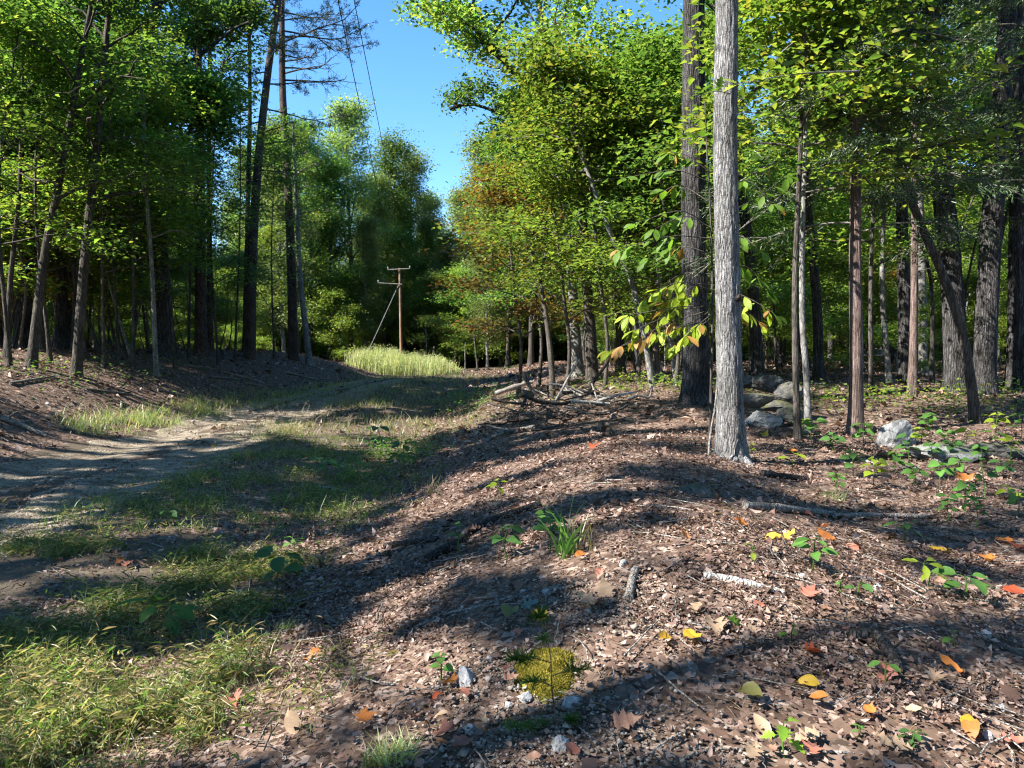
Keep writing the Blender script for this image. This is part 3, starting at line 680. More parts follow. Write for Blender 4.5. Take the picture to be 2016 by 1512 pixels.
for px_, Y_, H_, mt_, lb_ in [(1020, 23, 6.5, 'autumn', 'bronze-tinged young tree left of the dead snag'), (1115, 19.5, 7.5, 'under', 'bright leafy young tree right of the dead snag'), (1190, 18, 8, 'oak_y', 'leafy young maple above the right half of the brush pile'),
                             (1255, 19, 9, 'under', 'leafy young maple between the brush pile and the pale leaning trunks'), (1330, 17, 8, 'oak', 'green leafy sapling against the left side of the dark oak'), (1060, 25, 9, 'oak', 'dense green young tree behind the dead snag')]:
    z_ = float(terrain((px_ - 1008) / F * Y_, Y_)); yb_ = 690 + (CAMZ - z_) * F / Y_
    hero('maple_sapling', lb_, 'tree', [(px_, yb_), (px_ + 6, yb_ - 90), (px_ - 4, yb_ - 180)], 8, Y_, H_, M['twig'], M[mt_], cr(CRU, cb=.22, spread=2.0, n_prim=16, n_leaf=44, carve=False), m=7)
# cedar with feathery foliage
def cedar(label, pts, w, Y, topz, seed, first, nb, reach, bark, detail=True):
    rng = np.random.default_rng(seed)
    path = pix_path(pts, Y, topz, 60); base = path[0].copy()
    h = (path[:, 2] - base[2]) / (path[-1, 2] - base[2]); rad = w * Y / F / 2 * (1 - .6 * h)
    e = empty('cedar_tree', base, label, 'tree')
    link('trunk', trunk_geo(path - base, rad, 40, .006, 60, flare=.45).mesh('trunk', bark, True), e)
    bgx, ng = Geo(), Geo(); C, D = [], []
    for i in range(nb):
        q = i / nb; z = first + (topz - first) * q
        p = np.array([np.interp(z, path[:, 2], path[:, k]) for k in range(3)])
        az = i * 2.4 + rng.uniform(-.5, .5); ln = reach * rng.uniform(.6, 1.15) * (1 - .45 * q); el = rng.uniform(.0, .5)
        d = np.array([math.cos(az) * math.cos(el), math.sin(az) * math.cos(el), math.sin(el)])
        s = np.linspace(0, 1, 7)[:, None]
        lp = p + d * ln * s + np.cumsum(rng.normal(0, .03 * ln, (7, 3)), 0) * s + np.array([0, 0, -.3 * ln]) * s ** 2
        tube(bgx, lp, np.linspace(.018, .005, 7), 5, cap=False)
        for j in range(12):
            u = rng.uniform(.15, 1); a = np.array([np.interp(u, s[:, 0], lp[:, c]) for c in range(3)])
            az2 = az + rng.choice([-1, 1]) * rng.uniform(.2, 1.3); l2 = ln * rng.uniform(.15, .4)
            d2 = np.array([math.cos(az2), math.sin(az2), rng.uniform(-.5, .2)])
            s2 = np.linspace(0, 1, 4)[:, None]; sp = a + d2 * l2 * s2 + np.array([0, 0, -.15 * l2]) * s2 ** 2
            tube(bgx, sp, np.linspace(.006, .002, 4), 3, cap=False)
            if z < first + .8 and rng.random() < .4: continue
            k = 60
            t = rng.random(k)[:, None]; b = sp[0] + (sp[-1] - sp[0]) * t
            C.append(b + rng.normal(0, .045, (k, 3))); D.append(np.repeat(d2[None], k, 0) + rng.normal(0, .6, (k, 3)) + np.array([0, 0, -.25]))
    C = np.concatenate(C); D = np.concatenate(D); N = len(C)
    leaf_tris(ng, C, D, nrm(rng.normal(0, 1, (N, 3))), rng.uniform(.05, .11, N), np.full(N, .017), .1, .2)
    # dead stubs
    for k in range(7):
        p = path[rng.integers(8, 40)]; a = rng.uniform(0, 6.28); dd = np.array([math.cos(a), math.sin(a), .25]) * rng.uniform(.12, .5)
        tube(bgx, np.array([p, p + dd * .6, p + dd + [0, 0, .03]]), [.012, .008, .004], 5, cap=False)
    for g, nm, mt in ((bgx, 'branches', M['dead'] if detail else M['twig']), (ng, 'crown', M['cedar'])):
        g.v = [v - base for v in g.v]; link(nm, g.mesh(nm, mt), e)
    HEROES.append((base[0], base[1])); return e, path
YC = float(gp(1685, 853)[1])
e_ced, ced_path = cedar('reddish-brown cedar trunk with feathery dark foliage right of the pale oak', [(1684, 855), (1686, 700), (1684, 500), (1686, 300), (1690, 100), (1690, 0)], 27, YC, 10, 11, 3.3, 42, 2.1, M['cedar_bark'])
cedar('dark feathery cedar overhanging the upper right corner in front of the black trunks', [(2075, 830), (2070, 600), (2065, 300), (2060, 0)], 26, 13, 9.5, 12, 3.6, 40, 2.6, M['cedar_bark'], False)
cedar('dark cedar behind the reddish cedar, seen only as foliage near the top', [(1795, 790), (1800, 600), (1800, 300), (1800, 0)], 16, 15.5, 11, 13, 5.0, 34, 2.2, M['cedar_bark'], False)

# ---- shade trees left of and behind the camera (outside the frame) whose crowns dapple the track and the foreground
rs = np.random.default_rng(31)
shade = []
for gx in np.arange(-21, -7.5, 3.4):
    for gy in np.arange(-13, 16, 3.6):
        x = gx + rs.uniform(-1, 1); y = gy + rs.uniform(-1, 1)
        if x > toe_x(y) - .8 or x > -.70 * y - 1.4 and y > 0 or y > 9.5: continue
        shade.append((x, y))
for k, (x, y) in enumerate(shade):
    rng = np.random.default_rng(500 + k); H = rng.uniform(12.5, 17.5)
    b = np.array([x, y, float(terrain(x, y)) - .05]); path = smooth_path([b, b + [rng.normal(0, .2), rng.normal(0, .2), H * .5], b + [rng.normal(0, .5), rng.normal(0, .5), H]], 12)
    rad = np.linspace(.17, .05, 12)
    e = empty('oak_tree', b, 'woodland tree beyond the left edge of the photo, shading the track', 'tree', 'shade trees beyond the left edge')
    link('trunk', trunk_geo(path - b, rad, 9).mesh('trunk', M['mid_bark'], True), e)
    br, lf = grow(rng, path, rad, cb=.3, spread=3.3, n_prim=12, n_sec=4, n_cl=3, n_leaf=19, rc=.6, L=.24, Wd=.15, carve=True)
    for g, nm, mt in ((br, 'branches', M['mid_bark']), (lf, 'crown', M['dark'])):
        g.v = [v - b for v in g.v]; link(nm, g.mesh(nm, mt), e)

# ---- woodland kits, copied through the woods (copies share mesh data)
def kit(seed, H, r0, leaf, bark, lean=.5, **kw):
    rng = np.random.default_rng(seed)
    path = smooth_path([(0, 0, -.1), (rng.normal(0, .25) * lean, rng.normal(0, .25) * lean, H * .35), (rng.normal(0, .5) * lean, rng.normal(0, .5) * lean, H * .7), (rng.normal(0, .8) * lean, rng.normal(0, .8) * lean, H)], 16)
    rad = r0 * (1 - .75 * np.linspace(0, 1, 16) ** 1.1)
    t = trunk_geo(path, rad, 9).mesh('trunk', bark, True)
    b, l = grow(rng, path, rad, **kw)
    return t, b.mesh('branches', bark, True), l.mesh('crown', leaf)
K_CAN = [kit(1, 18, .2, M['oak'], M['dark_bark'], spread=3.8, n_prim=14, n_sec=6, n_cl=4, n_leaf=62, cb=.38, rc=.46, L=.13, Wd=.08, twig=True),
         kit(2, 17, .17, M['oak_y'], M['mid_bark'], spread=3.4, n_prim=14, n_sec=6, n_cl=4, n_leaf=62, cb=.34, rc=.46, L=.125, Wd=.078, twig=True),
         kit(3, 20, .22, M['far'], M['dark_bark'], spread=4.2, n_prim=15, n_sec=6, n_cl=4, n_leaf=64, cb=.32, rc=.55, L=.16, Wd=.10, twig=True),
         kit(4, 19, .20, M['oak'], M['pale_bark'], spread=3.6, n_prim=15, n_sec=6, n_cl=4, n_leaf=62, cb=.4, rc=.5, L=.14, Wd=.088, twig=True)]
K_FAR = [kit(11, 24, .26, M['far'], M['dark_bark'], spread=5.2, n_prim=20, n_sec=6, n_cl=4, n_leaf=48, cb=.1, rc=.85, L=.2, Wd=.13),
         kit(12, 22, .24, M['oak'], M['mid_bark'], spread=4.8, n_prim=20, n_sec=6, n_cl=4, n_leaf=48, cb=.1, rc=.8, L=.19, Wd=.125),
         kit(13, 20, .2, M['far'], M['pale_bark'], spread=3.4, n_prim=22, n_sec=5, n_cl=4, n_leaf=48, cb=.08, rc=.75, L=.19, Wd=.12)]
UK = dict(cb=.2, spread=2.0, n_prim=16, n_sec=5, n_cl=3, n_leaf=26, rc=.4, flat=.25, elev=(-8, 22), tilt=.35)
K_UND = [kit(21, 7, .045, M['under'], M['twig'], 1.2, **UK, L=.11, Wd=.07), kit(22, 5, .035, M['under'], M['twig'], 1.2, **dict(UK, spread=1.6), L=.11, Wd=.07),
         kit(23, 9, .06, M['dark'], M['mid_bark'], 1.2, **dict(UK, spread=2.4, n_prim=20), L=.12, Wd=.075), kit(24, 6, .04, M['autumn'], M['twig'], 1.2, **dict(UK, spread=1.6), L=.11, Wd=.07),
         kit(25, 8, .05, M['oak_y'], M['pale_bark'], 1.2, **dict(UK, spread=2.2, n_prim=18), L=.12, Wd=.075),
         kit(26, 3.2, .02, M['under'], M['twig'], 1.5, **dict(UK, cb=.12, spread=1.0, n_prim=12, n_leaf=16, rc=.28), L=.10, Wd=.065)]
K_POLE = [kit(31, 9, .05, M['dark'], M['mid_bark'], 1.6, **dict(UK, cb=.6, n_prim=9)), kit(32, 8, .035, M['under'], M['pale_bark'], 1.6, **dict(UK, cb=.55, n_prim=9)),
          kit(33, 10, .075, M['oak'], M['dark_bark'], 1.4, **dict(UK, cb=.6, n_prim=10))]
K_THK = [kit(41, 8, .06, M['oak'], M['twig'], 1.2, cb=.03, spread=2.8, n_prim=22, n_sec=5, n_cl=3, n_leaf=46, rc=.6, flat=.5, elev=(-5, 40), L=.15, Wd=.095),
         kit(42, 6.5, .05, M['oak_y'], M['twig'], 1.2, cb=.03, spread=2.6, n_prim=20, n_sec=5, n_cl=3, n_leaf=46, rc=.55, flat=.4, elev=(-5, 30), L=.14, Wd=.09),
         kit(43, 7, .05, M['under'], M['twig'], 1.2, cb=.03, spread=2.6, n_prim=20, n_sec=5, n_cl=3, n_leaf=46, rc=.55, flat=.4, elev=(-5, 30), L=.14, Wd=.09)]
LOOK = {}
for ks, ds in ((K_CAN, ['dark-barked green canopy tree', 'brown-barked yellow-green canopy tree', 'grey-green spreading canopy tree', 'pale-barked green canopy tree']),
               (K_UND, ['bright green understory tree', 'short green understory tree', 'dark green understory tree', 'orange-tinged understory tree', 'pale-stemmed understory tree', 'low bushy green sapling']),
               (K_POLE, ['thin brown bare stem', 'thin pale bare stem', 'slim black bare stem']), (K_THK, ['dense green young tree', 'dense yellow-green young tree', 'bushy green young tree']),
               (K_FAR, ['broad grey-green tall tree', 'broad green tall tree', 'narrow grey-green tall tree'])):
    for k_, d_ in zip(ks, ds): LOOK[id(k_)] = d_
MARKS = [(12, 'the left edge sapling'), (62, 'the slim leaning trunk'), (150, 'the wavy bank-front trunk'), (222, 'the grassy foot of the bank'), (320, 'the large forked oak'), (395, 'the straight dark trunk'), (492, 'the leaning pine'), (578, 'the foremost pine'), (690, 'the round-topped tree'), (788, 'the utility pole'),
         (900, 'the sky gap'), (1085, 'the dead snag'), (1160, 'the brush pile'), (1222, 'the drooping-bough oak'), (1287, 'the pale leaning trunks'), (1372, 'the thick dark oak'), (1440, 'the pale oak'), (1492, 'the rock pile'), (1580, 'the twin stems'), (1685, 'the reddish cedar'), (1752, 'the pale slender trunk'), (1783, 'the dappled grey trunk'),
         (1884, 'the left big black trunk'), (1934, 'the right big black trunk'), (2004, 'the right-edge trunk')]
def describe(look, x, y):
    px = 1008 + F * x / y; m = min(MARKS, key=lambda q: abs(q[0] - px))
    dep = 'beside' if y < 18 else 'behind' if y < 26 else 'well behind' if y < 38 else 'far behind' if y < 62 else 'deep behind'
    side = 'left of' if px < m[0] else 'right of'
    return f'{look} {dep} and {side} {m[1]}' if abs(px - m[0]) > 8 else f'{look} {dep} {m[1]}, in line with it'
rb = np.random.default_rng(77)
spots = list(HEROES)
CLEAR = [(1360, 1445, 16), ]
def free(x, y, dmin):
    return all((x - a) ** 2 + (y - b) ** 2 > dmin * dmin for a, b in spots)
def scatter(n, xr, yr, dmin, ok, kits, name, label, group, sc=(.85, 1.15), tries=60, tilt=.03):
    c = 0
    for _ in range(n * tries):
        if c >= n: break
        x, y = rb.uniform(*xr), rb.uniform(*yr)
        if not ok(x, y) or not free(x, y, dmin): continue
        k = kits[rb.integers(len(kits))]; s = rb.uniform(*sc)
        look = LOOK.get(id(k), 'leafy tree')
        place_tree(name, describe(look, x, y) if abs(x) < .69 * y else label, 'tree', group, (x, y, float(terrain(x, y))), *k, rz=rb.uniform(0, 6.28), sc=(s, s, s * rb.uniform(.92, 1.1)), tilt=(rb.normal(0, tilt), rb.normal(0, tilt)))
        spots.append((x, y)); c += 1
inframe = lambda x, y: abs(x) < .72 * y + 3
Lw = lambda x, y: x < toe_x(y) - 3.5 and inframe(x, y) and not (36 < y < 67 and x > -32)
Rw = lambda x, y: x > 2.2 + .02 * y and inframe(x, y) and not (x / y < .115 and y < 30)
Rc = lambda x, y: Rw(x, y) and not (27 < y < 47 and x < 34)
scatter(15, (-60, -13), (26, 70), 3.6, Lw, K_CAN, 'canopy_tree', 'tall canopy tree standing back in the left woods behind the bank', 'canopy trees in the left woods')
scatter(24, (4, 70), (21.5, 75), 3.4, Rc, K_CAN, 'canopy_tree', 'tall canopy tree standing back in the right woods', 'canopy trees in the right woods')
for i_, (px_, Y_, H_) in enumerate([(20, 17.5, 8), (100, 19.5, 9), (205, 21.5, 8.5), (262, 23, 9), (345, 25.5, 10), (430, 29, 10), (462, 32, 11), (235, 24, 10), (372, 29, 9), (-40, 17, 9), (540, 37, 10)]):
    x_ = (px_ - 1008) / F * Y_; b_ = np.array([x_, Y_, float(terrain(x_, Y_)) - .05]); g_ = np.random.default_rng(900 + i_)
    path_ = smooth_path([b_, b_ + [g_.normal(0, .2), g_.normal(0, .2), H_ * .5], b_ + [g_.normal(0, .5), g_.normal(0, .5), H_]], 12); rad_ = np.linspace(.05, .015, 12)
    e_ = empty('understory_tree', b_, describe('leafy bank-edge sapling', x_, Y_), 'tree', 'understory trees in the left woods')
    link('trunk', trunk_geo(path_ - b_, rad_, 8).mesh('trunk', M['mid_bark'], True), e_)
    br_, lf_ = grow(g_, path_, rad_, **dict(UK, cb=.3, spread=2.2, n_prim=15, n_sec=5, n_leaf=22, carve=True), L=.11, Wd=.07)
    link('branches', shifted(br_, b_).mesh('branches', M['twig'], True), e_); link('crown', shifted(lf_, b_).mesh('crown', M['dark'] if i_ % 3 else M['under']), e_); spots.append((x_, Y_))
scatter(44, (-40, -10), (15, 50), 1.6, lambda x, y: Lw(x, y) and not (x > -19 and y < 21), K_UND, 'understory_tree', 'leafy understory tree among the trunks of the left woods', 'understory trees in the left woods', sc=(.7, 1.2))
scatter(44, (-32, -12), (35, 62), 1.5, lambda x, y: inframe(x, y) and x < toe_x(y) - 4.5 and not (y > 46 and x > -18), [K_UND[1], K_UND[5], K_UND[0], K_UND[1]], 'understory_tree', 'leafy understory tree among the trunks of the left woods', 'understory trees in the left woods', sc=(.6, .95))
scatter(40, (4, 30), (25, 47), 1.5, Rw, [K_UND[1], K_UND[5], K_UND[0], K_UND[4]], 'understory_tree', 'leafy understory tree among the trunks of the right woods', 'understory trees in the right woods', sc=(.6, .95))
scatter(46, (3, 42), (17.5, 52), 1.6, Rw, K_UND, 'understory_tree', 'leafy understory tree among the trunks of the right woods', 'understory trees in the right woods', sc=(.6, 1.1))
scatter(34, (-34, -10), (15, 42), .9, lambda x, y: Lw(x, y) and not (x > -20 and y < 20.5), K_POLE, 'pole_sapling', 'thin bare stem rising among the trunks of the left woods', 'thin stems in the left woods', sc=(.7, 1.2), tilt=.07)
scatter(40, (3, 38), (17, 46), .9, Rw, K_POLE, 'pole_sapling', 'thin bare stem rising among the trunks of the right woods', 'thin stems in the right woods', sc=(.7, 1.2), tilt=.07)
# far wall of trees that closes the clearing; tops follow the photo's skyline
def far_tree(px, pytop, Y, k, label, group=None):
    x = at(px, 690, Y)[0]; zt = at(px, pytop, Y)[2]; z0 = float(terrain(x, Y)); kt = K_FAR[k]; H0 = (24, 22, 20)[k]
    s = (zt - z0) / (H0 + 1.2)
    place_tree('canopy_tree', label, 'tree', group, (x, Y, z0), *kt, rz=(px * 1.7) % 6.28, sc=(s * .95, s * .95, s)); spots.append((x, Y))
for px, py, Y, k, lb in [(690, 195, 76, 0, 'tallest round-topped tree behind the utility pole, its crown under the power lines'), (612, 235, 72, 1, 'tall tree behind the foremost pine with its crown against the sky'),
        (765, 262, 84, 1, 'broad green tree just left of the sky gap'), (815, 300, 88, 0, 'tree whose right shoulder bounds the sky gap on the left'), (855, 372, 92, 2, 'low tree at the left foot of the sky gap'),
        (905, 372, 104, 0, 'lowest distant tree in the notch of the sky gap'), (950, 268, 84, 0, 'pale green tree rising on the right side of the sky gap'), (1000, 250, 66, 1, 'tall tree right of the sky gap behind the leaning oak limb'),
        (960, 395, 62, 2, 'yellowish green tree below the right side of the sky gap'), (1045, 160, 58, 1, 'tall dense tree behind the oak with the leaning limb'),
        (560, 230, 58, 2, 'tall tree behind the leaning pine'), (880, 450, 80, 2, 'grey-green tree in the middle of the far woods right of the pole'), (720, 420, 72, 2, 'dark tree directly left of the utility pole'), (650, 300, 72, 1, 'green tree filling the gap left of the round-topped tree'), (735, 335, 80, 2, 'narrow tree right behind the round-topped tree'), (792, 375, 84, 1, 'broad lower tree behind the utility pole top'), (838, 430, 90, 1, 'dense lower tree right of the utility pole top'), (930, 372, 92, 1, 'dense tree closing the right foot of the sky gap'), (985, 345, 76, 2, 'narrow tree under the leaning oak limb')]:
    far_tree(px, py, Y, k, lb)
scatter(60, (-75, 60), (66, 118), 3.4, lambda x, y: inframe(x, y) and abs(x / y + .072) > .055, K_FAR, 'canopy_tree', 'distant tree in the wood that closes the end of the clearing', 'distant trees at the end of the clearing', sc=(.75, 1.0))
scatter(10, (-20, 8), (106, 150), 4.2, lambda x, y: inframe(x, y), K_FAR, 'canopy_tree', 'distant tree in the wood that closes the end of the clearing', 'distant trees at the end of the clearing', sc=(.7, .85))
scatter(22, (-30, 6), (62, 84), 2.4, lambda x, y: inframe(x, y) and not (-24 < x < -7 and y < 70), K_UND[:3] + K_UND[4:], 'understory_tree', 'low leafy tree at the foot of the far woods', 'low trees at the foot of the far woods', sc=(.8, 1.4))
scatter(60, (-80, -11), (38, 92), 3.0, lambda x, y: inframe(x, y) and x < toe_x(y) - 3 and not (40 < y < 68 and x > -28), K_THK, 'thicket_tree', 'dense leafy young tree deep in the left woods', 'young trees deep in the woods', sc=(.8, 1.3))
scatter(64, (5, 80), (44, 92), 3.0, lambda x, y: inframe(x, y) and x > 3 + .05 * y, K_THK, 'thicket_tree', 'dense leafy young tree deep in the right woods', 'young trees deep in the woods', sc=(.8, 1.3))
scatter(80, (-36, 22), (69, 112), 3.0, lambda x, y: inframe(x, y) and math.hypot(x + 10, y - 66) > 6, K_THK, 'thicket_tree', 'dense leafy young tree at the foot of the far woods', 'young trees deep in the woods', sc=(.9, 1.5))
# trees around and behind the camera on the right, out of frame
for k in range(22):
    a = rb.uniform(-.1, 4.2)
    x, y = (rb.uniform(10, 26), rb.uniform(-20, 8)) if k < 14 else (rb.uniform(-4, 12), rb.uniform(-26, -12))
    if free(x, y, 3.2):
        place_tree('canopy_tree', 'woodland tree outside the frame to the right of the camera', 'tree', 'trees outside the frame on the right', (x, y, float(terrain(x, y))), *K_CAN[k % 4], rz=k * 1.3); spots.append((x, y))

# ------------------------------------------------------------------ utility pole and wires
YP = 66.0
def build_pole():
    top = at(787, 528, YP); b = np.array([top[0] + .1, YP, float(terrain(top[0], YP)) - .2])
    e = empty('utility_pole', b, 'brown wooden utility pole with two crossarms at the end of the clearing', 'utility pole')
    g = Geo(); tube(g, smooth_path([(0, 0, 0), top - b], 10), np.linspace(.14, .10, 10), 12); link('shaft', g.mesh('shaft', M['pole'], True), e)
    def arm(x1, y1, x2, y2, nm, mt, r=.045):
        g = Geo(); a, c = at(x1, y1, YP - .18) - b, at(x2, y2, YP - .18) - b
        tube(g, np.array([a, c]), [r, r], 4); o = link(nm, g.mesh(nm, mt), e); return a, c, o
    a, c, o = arm(764, 531, 807, 529, 'crossarm', M['dead']); a2, c2, o2 = arm(745, 557, 792, 560, 'crossarm', M['dead'])
    for q, par in ((a, o), (c, o), (a2, o2)):
        g = Geo(); tube(g, np.array([q, q + [0, 0, .1], q + [0, 0, .13], q + [0, 0, .24]]), [.03, .03, .07, .05], 8); link('insulator', g.mesh('insulator', M['quartz'], True), par)
    g = Geo(); p = at(714, 705, YP); p[2] = terrain(p[0], YP); tube(g, np.array([at(787, 556, YP) - b, p - b]), [.016, .016], 5); link('guy_wire', g.mesh('guy_wire', M['metal'], True), e)
    return top
top = build_pole()
def wire(label, a, b, sag):
    s = np.linspace(0, 1, 60)[:, None]; P = a + (b - a) * s; P[:, 2] -= (4 * sag * s * (1 - s))[:, 0]
    g = Geo(); tube(g, P, np.full(60, .011), 5); tag(link('power_line', g.mesh('power_line', M['rotten'], True)), label, 'power line', 'power lines over the clearing')
def through(px, py, Y, a):
    q = at(px, py, Y); d = (q - a) / (Y - a[1]); return a + d * (-45 - a[1])
wa = top + np.array([.6, 0, .2]); wire('upper right power line crossing the sky gap', wa, through(697, 0, 18, wa) , .0)
wb = top + np.array([-.3, 0, -.9]); wire('lower left power line hanging beside the other one', wb, through(684, 90, 18, wb), .0)

# ------------------------------------------------------------------ leaf litter
def ground_normal(x, y):
    e = .08
    return nrm(np.stack([-(terrain(x + e, y) - terrain(x - e, y)) / (2 * e), -(terrain(x, y + e) - terrain(x, y - e)) / (2 * e), np.ones_like(x)], -1))

def crinkled(g, rng, P, L, up, K=7, lift=.012, curl=.8):
    """fallen leaves: lobed outline fans, curled and crinkled"""
    N = len(P)
    d, n = rand_dirs(rng, N, .3); n = nrm(n + up - np.array([0, 0, 1.]))
    d = nrm(d - n * (d * n).sum(1, keepdims=True)); s = np.cross(n, d)
    ang = np.linspace(0, 2 * np.pi, K, endpoint=False)[None] + rng.uniform(-.25, .25, (N, K))
    asp = rng.uniform(.28, .75, N)[:, None]
    r = rng.uniform(.55, 1.0, (N, K))
    u = np.cos(ang) * r * L[:, None] * .5; w = np.sin(ang) * r * asp * L[:, None] * .5
    cu = rng.normal(0, curl, N)[:, None]; cw = rng.normal(curl * .8, curl, N)[:, None]
    h = (u ** 2 * cu + w ** 2 * cw * 2.5) / L[:, None] * 1.6 + rng.normal(0, .07, (N, K)) * L[:, None]
    V = P[:, None] + d[:, None] * u[..., None] + s[:, None] * w[..., None] + n[:, None] * h[..., None]
    c = P + n * (rng.normal(0, .03, N) * L)[:, None]
    V = np.concatenate([c[:, None], V], 1); V[..., 2] += lift
    i = np.arange(N)[:, None, None] * (K + 1)
    k = np.arange(K)
    f = np.stack([np.zeros(K, int), 1 + k, 1 + (k + 1) % K], -1)[None]
    g.add(V.reshape(-1, 3), (i + f).reshape(-1, 3))

def in_view(x, y, m=.75): return np.abs(x) < m * y + 1.2
def leafy(x, y):
    """how much leaf litter lies here (0..1)"""
    d = np.abs(x - road_x(y)); tr = np.abs(d - .8)
    grassy = sstep(-.5, -1.8, x + .9) * sstep(-.2, .8, x - toe_x(y))
    v = 1 - .62 * grassy
    v = v * (1 - .9 * sstep(.65, .3, tr) * (y < 60))
    return v * (.25 + .2 * sstep(4, 7, y) + .75 * sstep(.36, .56, fbm(x * 1.5 + 3, y * 1.5, o=4)))
MOSS = gp(1075, 1328)
def litter(n, y0, y1, L, K, name, label, lift, power=1.0, m=.75, sig=.33, curl=.5):
    rng = np.random.default_rng(n)
    y = y0 + (y1 - y0) * rng.random(n) ** power; x = (rng.random(n) * 2 - 1) * (m * y + 1.2)
    k = (rng.random(n) < leafy(x, y)) & (((x - MOSS[0]) / .17) ** 2 + ((y - MOSS[1]) / .26) ** 2 > 1); x, y = x[k], y[k]
    P = np.c_[x, y, terrain(x, y) + rng.uniform(0, lift, len(x))]
    g = Geo(); crinkled(g, rng, P, L * rng.lognormal(0, sig, len(x)), ground_normal(x, y), K, curl=curl)
    tag(link(name, g.mesh(name, M['litter'])), label, 'leaves', kind='stuff')
litter(95000, 1.3, 5.2, .028, 5, 'leaf_litter', 'crinkled brown dead leaves covering the foreground', .016, .8, sig=.36, curl=.55)
litter(62000, 5.0, 12, .05, 4, 'leaf_litter', 'brown dead leaves covering the rise around the pale oak', .02, .85)
litter(30000, 11.5, 30, .12, 4, 'leaf_litter', 'brown dead leaves covering the far bank and woodland floor', .03, .8)
litter(26000, 29, 62, .2, 4, 'leaf_litter', 'brown dead leaves at the far end of the clearing', .04, .8)

def whole_leaves(n, y0, y1, L0, label):
    rng = np.random.default_rng(n + 1); out_ = np.array([(0, .0), (.1, .05), (.2, .24), (.28, .10), (.42, .36), (.52, .14), (.68, .30), (.76, .11), (.9, .12), (1, 0)])
    y = y0 + (y1 - y0) * rng.random(n) ** .8; x = (rng.random(n) * 2 - 1) * (.75 * y + 1.2); k = rng.random(n) < leafy(x, y) ** 1.3; x, y = x[k], y[k]; N = len(x)
    up = ground_normal(x, y); d, nn = rand_dirs(rng, N, .3); nn = nrm(nn + up - np.array([0, 0, 1.])); d = nrm(d - nn * (d * nn).sum(1, keepdims=True)); s_ = np.cross(nn, d)
    L = L0 * rng.lognormal(0, .25, N); c1, c2 = rng.normal(.1, .45, N), rng.normal(.5, .6, N); asp = rng.uniform(.6, 1.15, N); m = len(out_)
    V = []
    for sg in (0, 1, -1):
        for u, w in out_:
            h = c1 * (u - .5) ** 2 * 1.2 + c2 * (w * asp) ** 2 * 1.6 + rng.normal(0, .025, N)
            V.append(np.c_[x, y, terrain(x, y) + .016] + d * (u - .5) * L[:, None] + s_ * (sg * w * asp * L)[:, None] + nn * (h * L)[:, None])
    V = np.stack(V, 1); f = []
    for i in range(m - 1): f += [(i, i + 1, m + i + 1, m + i), (i + 1, i, 2 * m + i, 2 * m + i + 1)]
    g = Geo(); g.add(V.reshape(-1, 3), (np.arange(N)[:, None, None] * 3 * m + np.array(f)[None]).reshape(-1, 4))
    tag(link('leaf_litter', g.mesh('leaf_litter', M['litter'], True)), label, 'leaves', kind='stuff')
whole_leaves(2600, 1.4, 5.5, .062, 'whole lobed brown leaves caught in the foreground litter')
whole_leaves(2200, 5, 13, .085, 'whole lobed brown leaves lying around the pale oak')
def needles(n):
    rng = np.random.default_rng(n); y = 1.5 + 6.5 * rng.random(n) ** .8; x = (rng.random(n) * 2 - 1) * (.75 * y + 1); k = rng.random(n) < leafy(x, y); x, y = x[k], y[k]; N = len(x)
    d, nn = rand_dirs(rng, N, .2); g = Geo(); leaf_tris(g, np.c_[x, y, terrain(x, y) + .022], d, nn, rng.uniform(.05, .14, N), np.full(N, .0028), 0, .1)
    tag(link('pine_needles', g.mesh('pine_needles', M['straw'])), 'fallen straw-coloured pine needles on the foreground litter', 'needles', kind='stuff')
needles(9000)
# fallen twigs, uncountable
def twigs(n, y0, y1, name, label, r=.0022):
    rng = np.random.default_rng(n + 3); g = Geo()
    for _ in range(n):
        y = rng.uniform(y0, y1); x = rng.uniform(-1, 1) * (.72 * y + .5)
        if rng.random() > leafy(x, y) + .15: continue
        a = rng.uniform(0, 6.28); l = rng.uniform(.06, .3) * (1 + y * .06); p = np.array([x, y]); k = 4
        s = np.linspace(-.5, .5, k)[:, None]; q = p + s * l * np.array([[math.cos(a), math.sin(a)]]) + np.cumsum(rng.normal(0, .012, (k, 2)), 0)
        z = terrain(q[:, 0], q[:, 1]) + rng.uniform(.012, .04)
        tube(g, np.c_[q, z], np.full(k, r * rng.uniform(.6, 1.6) * (1 + y * .08)), 4, cap=False)
    tag(link(name, g.mesh(name, M['dead'], True)), label, 'twigs', kind='stuff')
twigs(900, 1.8, 7, 'fallen_twigs', 'thin broken twigs scattered over the foreground leaves')
twigs(700, 7, 22, 'fallen_twigs', 'thin broken twigs scattered over the bank and the rise')

